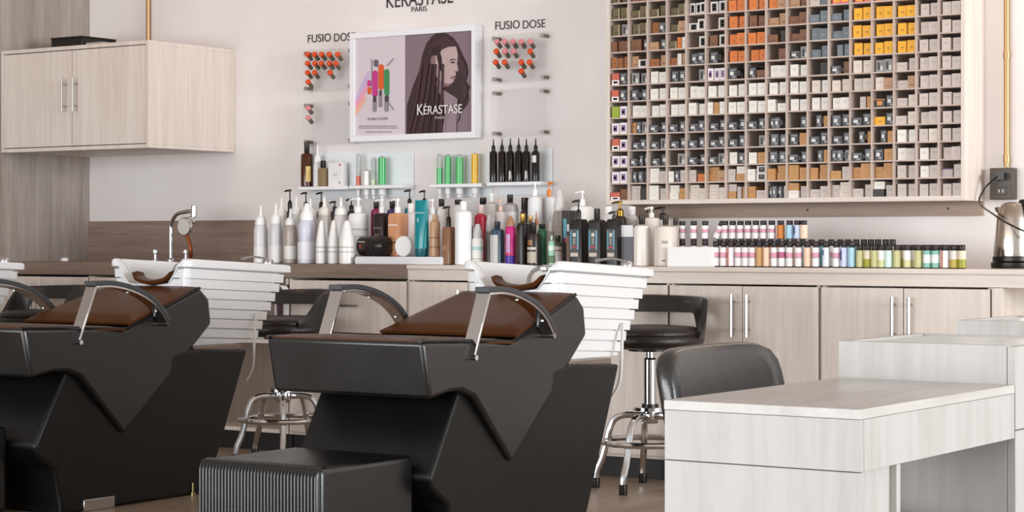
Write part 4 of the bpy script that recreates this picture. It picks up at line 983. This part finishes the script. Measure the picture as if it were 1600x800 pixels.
def carton(name, label, cat, px, ytop, w, Y, dd, col, z=CT, deco=(), group=None):
    d = depth(px, Y); X = at(px, 400, Y=Y).x; hw = w * d / F / 2 / .83; H_ = CAMH - (ytop - HOR) * d / F - z
    t = thing(name, label, cat, (X, Y, z), group)
    MB().box((X - hw, Y, z + .0006), (X + hw, Y + dd, z + H_)).build('box', M(col, .4), t, bevel=.001)
    m = MB(); mats = []
    for x0, x1, z0, z1, hcol in deco:
        m.add([(X + x0 * hw, Y - .0005, z + z0 * H_), (X + x1 * hw, Y - .0005, z + z0 * H_), (X + x1 * hw, Y - .0005, z + z1 * H_), (X + x0 * hw, Y - .0005, z + z1 * H_)], [(0, 1, 2, 3)], len(mats)); mats.append(M(hcol, .4))
    if mats: m.build('print', mats, t, smooth=False, fix=False)
    return t
carton('product_box', 'narrow black box with teal stripe behind the small dark bottle', 'box', 884, 329, 13, F2, .05, '2a2220', deco=[(-.6, .2, .5, .85, '5a9cb0'), (.3, .8, .62, .75, 'd8d4d2'), (-.3, .2, .42, .5, 'c04a6a')])
carton('product_box', 'narrow brown box in the shadow of the black pump bottles', 'box', 889, 368, 8, F1 + .06, .04, '7a5a44')
G6 = 'black square bottles with striped labels'
def striped(px, w, label, style, ytop, cap, capr=.35, **k):
    t = B('pump_bottle' if style == 'pump' else 'shampoo_bottle', label, 'bottle', px, ytop, 342, w, F1 + .02, CT, '231e1c', cap, style, (), G6, sq=8, capr=capr, **k)
    X, Y, _ = t.location; r = w * depth(px, F1 + .02) / F / 2 * .93
    hs = CAMH - (342 - HOR) * depth(px, Y) / F - CT; y = Y - r - .0012
    m = MB(); mats = []
    for n, (x0, x1, z0, z1, c_) in enumerate(((-.75, .75, .18, .78, '4a4644'), (-.7, -.42, .35, .75, '4f8ca0'), (.4, .66, .35, .75, '6aa6bc'), (-.25, .25, .62, .7, 'd0ccc8'), (-.2, .2, .45, .6, '8b8784'), (-.5, .5, .38, .42, 'a8424e'), (-.6, .6, .2, .28, 'c4bcb4'))):
        yy = y - n * .0003
        m.add([(X + x0 * r, yy, CT + z0 * hs), (X + x1 * r, yy, CT + z0 * hs), (X + x1 * r, yy, CT + z1 * hs), (X + x0 * r, yy, CT + z1 * hs)], [(0, 1, 2, 3)], n); mats.append(M(c_, .4))
    m.build('label', mats, t, smooth=False, fix=False)
striped(904, 25, 'black square pump bottle with blue-striped label, left of three', 'pump', 312, '2c2826')
striped(933, 25, 'black square bottle with blue-striped label and plain cap, middle of three', 'plain', 326, '241f1d')
striped(960, 22, 'black square bottle with blue-striped label, right of three beside the white box', 'pump', 330, '2a2624')
B('pump_bottle', 'round white bottle with large white pump behind the black square bottles', 'bottle', 910, 298, 322, 37, F3 - .02, CT, 'ebe7e2', 'f2f0ee', 'pump', (), G5, capr=.24, head=-1)
B('pump_bottle', 'bottle with gold and black pump below the rack corner', 'bottle', 969, 314, 338, 20, F3 - .06, CT, '2a2420', '8a6a30', 'pump', (), G5, capr=.55, capmetal=1)
B('shampoo_bottle', 'bottle with white cap left of the gold pump', 'bottle', 951, 323, 334, 20, F3 + .03, CT, 'd8d2cc', 'f2f1f0', 'plain', (), G5, capr=.62)
B('shampoo_bottle', 'bottle with white cap right of the gold pump', 'bottle', 987, 323, 336, 20, F3 + .03, CT, 'd8d2cc', 'f2f1f0', 'plain', (), G5, capr=.62)
carton('product_box', 'grey box with white upper half right of the black square bottles', 'box', 979, 352, 20, F1 + .03, .06, '6a6770', deco=[(-1, 1, .72, 1, 'f3f2f4')])
B('shampoo_bottle', 'white round-shouldered bottle with silver-black cap, nearest the desk side', 'bottle', 1003, 336, 351, 26, F1 + .02, CT, 'e9e2dc', '3c3634', 'plain', (), G5, capr=.38, capmetal=.6)
B('pump_bottle', 'cream pump bottle half hidden behind the two white round bottles', 'bottle', 1018, 323, 340, 28, F3, CT, 'e3dbd3', 'eae5e0', 'pump', (), G5, capr=.3)
B('pump_bottle', 'bottle with black pump behind the cream bottle, below the rack', 'bottle', 1036, 323, 343, 22, F4 - .02, CT, 'ded5cd', '211b18', 'pump', (), G5, capr=.5)
B('shampoo_bottle', 'wide cream bottle with dark cap beside the low white box', 'bottle', 1040, 336, 352, 36, F1 + .03, CT, 'ddd2c7', '3a3330', 'plain', [(.12, .16, '8a8078', -80, -60), (.55, .62, 'a39a92', -80, -50)], G5, capr=.26, capmetal=.4)
B('shampoo_bottle', 'cream bottle with dark cap behind the low white box', 'bottle', 1056, 340, 352, 22, F3, CT, 'ded5cc', '4a413c', 'plain', (), G5, capr=.4)
# shelf bottles
G7 = 'things on the small wall shelves'
SY = WY - .06
B('shampoo_bottle', 'tall brown glass bottle with black cap on the leftmost shelf', 'bottle', 479.5, 222, 239, 19, SY, S1, '4a2310', '1b1512', 'plain', [(.15, .6, 'e2c07a', -60, -10)], G7, rough=.12, capr=.45)
B('spray_bottle', 'white bottle with pointed cap beside the brown glass bottle', 'bottle', 496, 226, 256, 13, SY, S1, 'e9e7ea', 'efedf0', 'cone', (), G7)
B('shampoo_bottle', 'clear square bottle with amber liquid and black cap on the shelf', 'bottle', 505, 251, 262, 14, SY - .02, S1, 'a8916a', '17130f', 'plain', (), G7, sq=8, rough=.1, trans=.35, capr=.55)
carton('product_box', 'white carton with red dot on the leftmost shelf', 'box', 523, 254, 22, SY - .02, .05, 'ebe9e8', S1, [(.65, .9, .85, .95, 'd8505a'), (-.3, .35, .42, .55, 'd6d0cc'), (.6, .85, .1, .2, '9a9490')], G7)
def tesztube(px, yt, w, z, col, fill, label, tilt=0, ybot=None, capc='f1efee'):
    """upside-down tube hanging through the shelf: tube above, white cap below"""
    d = depth(px, SY); X = at(px, 300, Y=SY).x; r = w * d / F / 2; H_ = CAMH - (yt - HOR) * d / F - z
    t = thing('test_tube', label, 'tube', (X, SY, z), G7); c = (X, SY, z + .0008)
    MB().lathe([(r, 0), (r, H_ - r), (r * .8, H_ - r * .4), (r * .4, H_ - .001), (.0004, H_)], c, 20).build('glass', M('dfe6e2', .08, 0, .6), t)
    MB().lathe([(r * 1.02, .001), (r * 1.02, H_ * fill)], c, 20).build('liquid', M(col, .2), t)
    return t, r
def hang_cap(t, px, w, zt):
    d = depth(px, SY); X = t.location.x; r = w * d / F / 2
    MB().lathe([(r, zt - .0005), (r, zt - .03), (r * .7, zt - .034), (r * .6, zt - .05)], (X, SY, 0), 18).build('cap', M('f1efee', .35), t)
for px, yt, w, z, col, fill, lb in ((560, 240, 7, S2, 'cf5a3c', .3, 'tall tube with red liquid at its foot on the second shelf'), (573, 265, 11, S2, 'e9e6e2', .9, 'short white tube beside the red-footed tube'), (584, 246, 8.5, S2, 'c8d2b0', .2, 'pale green clear tube left of the bright green tube'),
                              (597, 244, 12, S2, '3fae62', .93, 'bright green tube on the second shelf'), (687, 241, 9.5, S3, '53b870', .55, 'half filled green tube, first on the third shelf'), (700, 241, 10, S3, '4bb56a', .92, 'full green tube, second on the third shelf'),
                              (718, 241, 12, S3, '52b46a', .88, 'green tube on a white foot, third shelf'), (742, 239, 11, S3, 'dfab12', .96, 'yellow tube at the right of the third shelf')):
    t, r = tesztube(px, yt, w, z, col, fill, lb)
    hang_cap(t, px, w * .95, z - .0175)
for k, px in enumerate((771, 784.5, 797.5, 810.5, 822.5, 837)):
    lb = f'dark dropper bottle, {ORD[k]} of six from the left on the rightmost shelf' if k < 5 else 'dark dropper bottle with round white label, last of six on the rightmost shelf'
    B('dropper_bottle', lb, 'bottle', px, 217 - (.6 * k) % 2, 236, 12.5, SY - .01, S4, '1e1614', '221a18', 'tip', [(.1, .35, 'd8d0c8', -75, -50)] if k in (2, 4) else ([(.62, .85, 'e0dcd6', -120, -50)] if k == 5 else ()), 'dark dropper bottles on the rightmost shelf', rough=.15)

# ------------------------------------------------------------------ low white box and the colour bottles
a = at(1043, 416, Y=7.56); b_ = at(1112, 416, Y=7.56); zt_ = at(1075, 386, Y=7.56).z
wb = thing('white_box', 'low plain white box at the left end of the small colour bottles', 'box', ((a.x + b_.x) / 2, 7.6, CT))
m = MB().box((a.x, 7.56, CT + .0006), (b_.x, 7.563, zt_)).box((a.x, 7.563, CT + .0006), (a.x + .003, 7.66, zt_)).box((b_.x - .003, 7.563, CT + .0006), (b_.x, 7.66, zt_)).box((a.x + .003, 7.657, CT + .0006), (b_.x - .003, 7.66, zt_)).box((a.x + .003, 7.563, CT + .0006), (b_.x - .003, 7.657, CT + .004))
m.build('body', M('eeecec', .35), wb, smooth=False)
VC = {'p': ('pink-and-white', [('f0ecec', .05, .5, 0), ('dd9cae', .45, .72, 0), ('f2eeee', .72, .97, 0)]), 'm': ('white and magenta', [('f0eeee', .05, .45, 0), ('b8648a', .45, .75, 0), ('eceaea', .75, .97, 0)]),
      'n': ('tan', [('c79a66', .05, .97, 0)]), 'e': ('peach', [('efcdb4', .05, .97, 0)]), 't': ('teal', [('5fa4ac', .05, .97, 0)]), 'b': ('white and blue', [('dfe6ee', .05, .97, 0), ('3f5f92', .6, .85, 1)]),
      'v': ('lavender', [('c9d0ea', .05, .97, 0), ('4a5482', .35, .85, 1)]), 's': ('light blue', [('a9d0e0', .05, .97, 0)]), 'y': ('yellow-green', [('c6c28c', .05, .97, 0)]), 'o': ('olive-banded', [('dcd0b6', .5, .97, 0), ('9a982e', .05, .5, 0)]),
      'w': ('white and yellow-green', [('f0f0ea', .45, .97, 0), ('d2d4a0', .05, .45, 0)]), 'a': ('aqua-banded', [('88bfb0', .05, .3, 0), ('f0f2f0', .3, .75, 0), ('88bfb0', .75, .97, 0)]), 'q': ('pale aqua', [('d4ece8', .05, .97, 0)]),
      'r': ('white with red', [('efe9ea', .05, .97, 0), ('d8806a', .05, .97, 1)]), 'k': ('amber', [('d07a24', .05, .97, 0)]), 'g': ('mustard-banded', [('e0dad0', .5, .97, 0), ('bba64e', .05, .5, 0)])}
vproto = {}
def colour_bottle(px, Y, zb, h_, r, c, label, group, tilt=0):
    X = at(px, 400, Y=Y).x; key = (c, round(h_, 3), r)
    if key in vproto:
        return dup(vproto[key], (X, Y, zb), label, group)
    t = thing('colour_bottle', label, 'bottle', (X, Y, zb), group); C0 = (X, Y, zb + .0006)
    hb_ = h_ * .78
    MB().lathe([(r - .002, 0), (r, .002), (r, hb_ - .006), (r * .9, hb_ - .001), (r * .75, hb_)], C0, 18).build('body', M('2c2120', .3), t)
    MB().lathe([(r * .82, hb_ + .0004), (r * .86, hb_ + .002), (r * .86, h_ - .002), (r * .78, h_), (.0005, h_)], C0, 18).build('cap', M('2a2020', .38), t)
    for hcol, z0, z1, k_ in VC[c][1]:
        rr = r + .0005 + k_ * .0004; A0, A1 = (-178, 20) if not k_ else (-150, -105)
        A = [math.radians(A0 + (A1 - A0) * i / 12) for i in range(13)]
        MB().rings([[(C0[0] + rr * math.cos(a), C0[1] + rr * math.sin(a), C0[2] + hb_ * zz) for a in A] for zz in (z0, z1)], 0, False, False, closed=False).build('label', M(hcol, .4), t, fix=False)
    vproto[key] = t
    return t
front = [(1119, 'p'), (1131, 'p'), (1142.5, 'r'), (1154, 'p'), (1165, 'p'), (1176, 'p'), (1187, 'n'), (1198, 'e'), (1210, 'p'), (1222, 'm'), (1234, 'p'), (1248, 'p'), (1262, 'e'), (1275, 'p'), (1291, 'b'), (1307, 'p'), (1319, 'v'), (1331, 's')]
for k, (px, c) in enumerate(front):
    colour_bottle(px, 7.60, CT, .108, .0155, c, f'{VC[c][0]} colour bottle with black cap, {ORD[k]} in front row from the white box', 'taller colour bottles in the front row')
front2 = [(1344, 'y'), (1355.5, 'o'), (1367, 'y'), (1378, 'w'), (1389, 'q'), (1402, 'y'), (1418, 'w'), (1435, 'y'), (1449, 'a'), (1462, 'a'), (1477, 'r'), (1491, 'g'), (1503, 'o')]
for k, (px, c) in enumerate(front2):
    colour_bottle(px, 7.60, CT, .093, .016, c, f'shorter {VC[c][0]} colour bottle, {ORD[k]} short one right of the light blue bottle', 'shorter colour bottles in the front row')
second = [(1066, 'p'), (1084, 'p'), (1102, 'p'), (1125, 'p'), (1137, 'p'), (1148, 'n'), (1159, 'p'), (1170, 'p'), (1181, 'p'), (1192, 'p'), (1204, 'k'), (1216, 'k'), (1228, 'p'), (1241, 'e'), (1254, 's'), (1268, 'p'), (1284, 't'), (1299, 'p'), (1313, 'v'), (1325, 's'), (1338, 't'), (1350, 'y'), (1361, 'y'), (1372, 'y'), (1384, 'w'), (1395, 'w')]
third = [(1410, 'o'), (1427, 'w'), (1443, 'y'), (1457, 'a'), (1470, 'r'), (1484, 'g'), (1497, 'g')]
for k, (px, c) in enumerate(third):
    colour_bottle(px, 7.70, CT, .093, .016, c, f'short colour bottle, {ORD[k]} of those behind the short front ones, mostly hidden', 'short colour bottles behind the front row')
for k, (px, c) in enumerate(second):
    colour_bottle(px, 7.72, CT, .115, .0152, c, f'colour bottle of the second row, {ORD[k]} from the left, mostly hidden by the front row', 'colour bottles in the second row')
upper = [(1066, 'p'), (1084, 'p'), (1102, 'p'), (1133, 'p'), (1145, 'p'), (1157, 'p'), (1169, 'p'), (1181, 'p'), (1193, 'p'), (1206, 'p'), (1220, 'k'), (1234, 's'), (1246, 'v'), (1256, 'e')]
for k, (px, c) in enumerate(upper):
    colour_bottle(px, 7.72, CT + .1158, .078, .0155, c, f'{VC[c][0]} colour bottle, {ORD[k]} from left of those stacked on top of the second row', 'colour bottles stacked on the second row')
t = colour_bottle(1119, 7.72, CT + .119, .0781, .0155, 'p', 'pink-and-white colour bottle leaning over on top of the second row', 'colour bottles stacked on the second row')
t.rotation_euler = (0, math.radians(24), 0)

# ------------------------------------------------------------------ shower tap at the left, soap dish, niche contents
tx_, ty_ = at(267, 400, Y=7.86).x, 7.86
sh = thing('shower_tap', 'chrome swan-neck tap with hand shower on the dark worktop behind the middle basin', 'tap', (tx_, ty_, CT))
zt_ = at(267, 330, Y=ty_).z
def TP(px, py, dy=0): return at(px, py, Y=ty_ + dy)
MB().lathe([(.022, CT + .0012), (.022, CT + .012), (.013, CT + .02)], (tx_, ty_, 0), 18).build('base', CHR, sh)
MB().tube(bez([(tx_, ty_, CT + .018), (tx_, ty_, CT + .1), TP(267, 365), TP(268, 349), TP(276, 335, -.02), TP(290, 331, -.05), TP(300, 330, -.06)], 8), .0105, 12).build('swan_neck', CHR, sh)
e = TP(303, 331, -.062); MB().lathe([(.011, -.03), (.015, -.026), (.015, .03), (.012, .034)], e, 16).build('spout_head', CHR, sh)
hd = TP(288, 354, -.075)
hs_ = MB().lathe([(.03, .034), (.046, .012), (.0475, .0), (.044, -.004)], hd, 28, 'Y'); hs_.lathe([(.018, .0), (.026, .03), (.02, .05)], (hd.x - .005, hd.y + .02, hd.z + .03), 14, 'Y')
hs_ = hs_.build('hand_shower', CHR, sh)
MB().lathe([(.041, -.0045), (.041, -.006), (.001, -.006)], hd, 28, 'Y').build('spray_face', M('d8d4d0', .3, .2), hs_)
MB().tube(bez([TP(292, 368, -.07), TP(296, 380, -.07), TP(298, 392, -.07), TP(298, 402, -.06)], 6), .011, 10).build('hose', M('8a4a26', .35, .5), sh)
for px in (243, 291):
    p = at(px, 400, Y=7.9)
    MB().lathe([(.019, CT + .0005), (.019, CT + .01), (.011, CT + .016), (.011, CT + .04), (.019, CT + .046), (.019, CT + .062), (.001, CT + .066)], (p.x, 7.9, 0), 16).build('valve_handle', CHR, sh)
p = at(101, 412, Y=7.75)
sd = thing('soap_dish', 'small white domed dish on the dark worktop near the left wall', 'dish', (p.x, 7.75, CT))
MB().lathe([(.018, .0006), (.022, .004), (.02, .014), (.012, .02), (.001, .021)], (p.x, 7.75, CT), 18).build('bowl', WPL, sd)
MB().lathe([(.02, 0.0152), (.0205, .017), (.012, .0222), (.001, .0228)], (p.x, 7.75, CT), 18).build('lid', WHITE, sd)
# niche: bottle on its shelf, hanging towel
p = at(409, 545, Y=7.58); zn = .5386
nb = thing('pump_bottle', 'small white bottle inside the open niche behind the middle basin', 'bottle', (p.x, 7.6, zn))
MB().lathe([(.028, .0006), (.03, .004), (.03, .06), (.022, .075), (.012, .082)], (p.x, 7.6, zn), 20).build('body', WPL, nb)
MB().lathe([(.013, .0825), (.013, .1), (.007, .115), (.001, .117)], (p.x, 7.6, zn), 16).build('cap', WPL, nb)
p = at(441, 440, Y=7.47)
tw = thing('hanging_towel', 'white and plum towel loop hanging at the niche edge behind the middle basin', 'towel', (p.x, 7.47, .6))
zt_ = at(441, 446, Y=7.47).z; x0 = at(431, 446, Y=7.47).x; x1_ = at(447, 446, Y=7.47).x; xm = (x0 + x1_) / 2; hw = (x1_ - x0) / 2
R = []
for k in range(25):
    a = math.pi * k / 24; 
    x = xm - math.cos(a) * hw; z = zt_ - .035 + math.sin(a) * .035
    R.append((x, z))
R = [(x0, zt_ - .22)] + R + [(x1_, zt_ - .22)]
rr = []
for i, (x, z) in enumerate(R):
    dx = (xm - x); rr.append([(x, 7.462, z), (x + dx * .3, 7.46, z - .003), (x + dx * .3, 7.49, z - .003), (x, 7.492, z)])
MB().rings(rr).build('towel_rim', M('ece6e6', .8), tw)
MB().box((xm - hw * .68, 7.468, zt_ - .22), (xm + hw * .68, 7.484, zt_ - .03)).build('towel_fold', M('5a3a4a', .9), tw, bevel=.006)
MB().box((xm - .006, 7.472, zt_ - .012), (xm + .006, FY + .02, zt_ + .004)).build('hook', STEEL, tw)
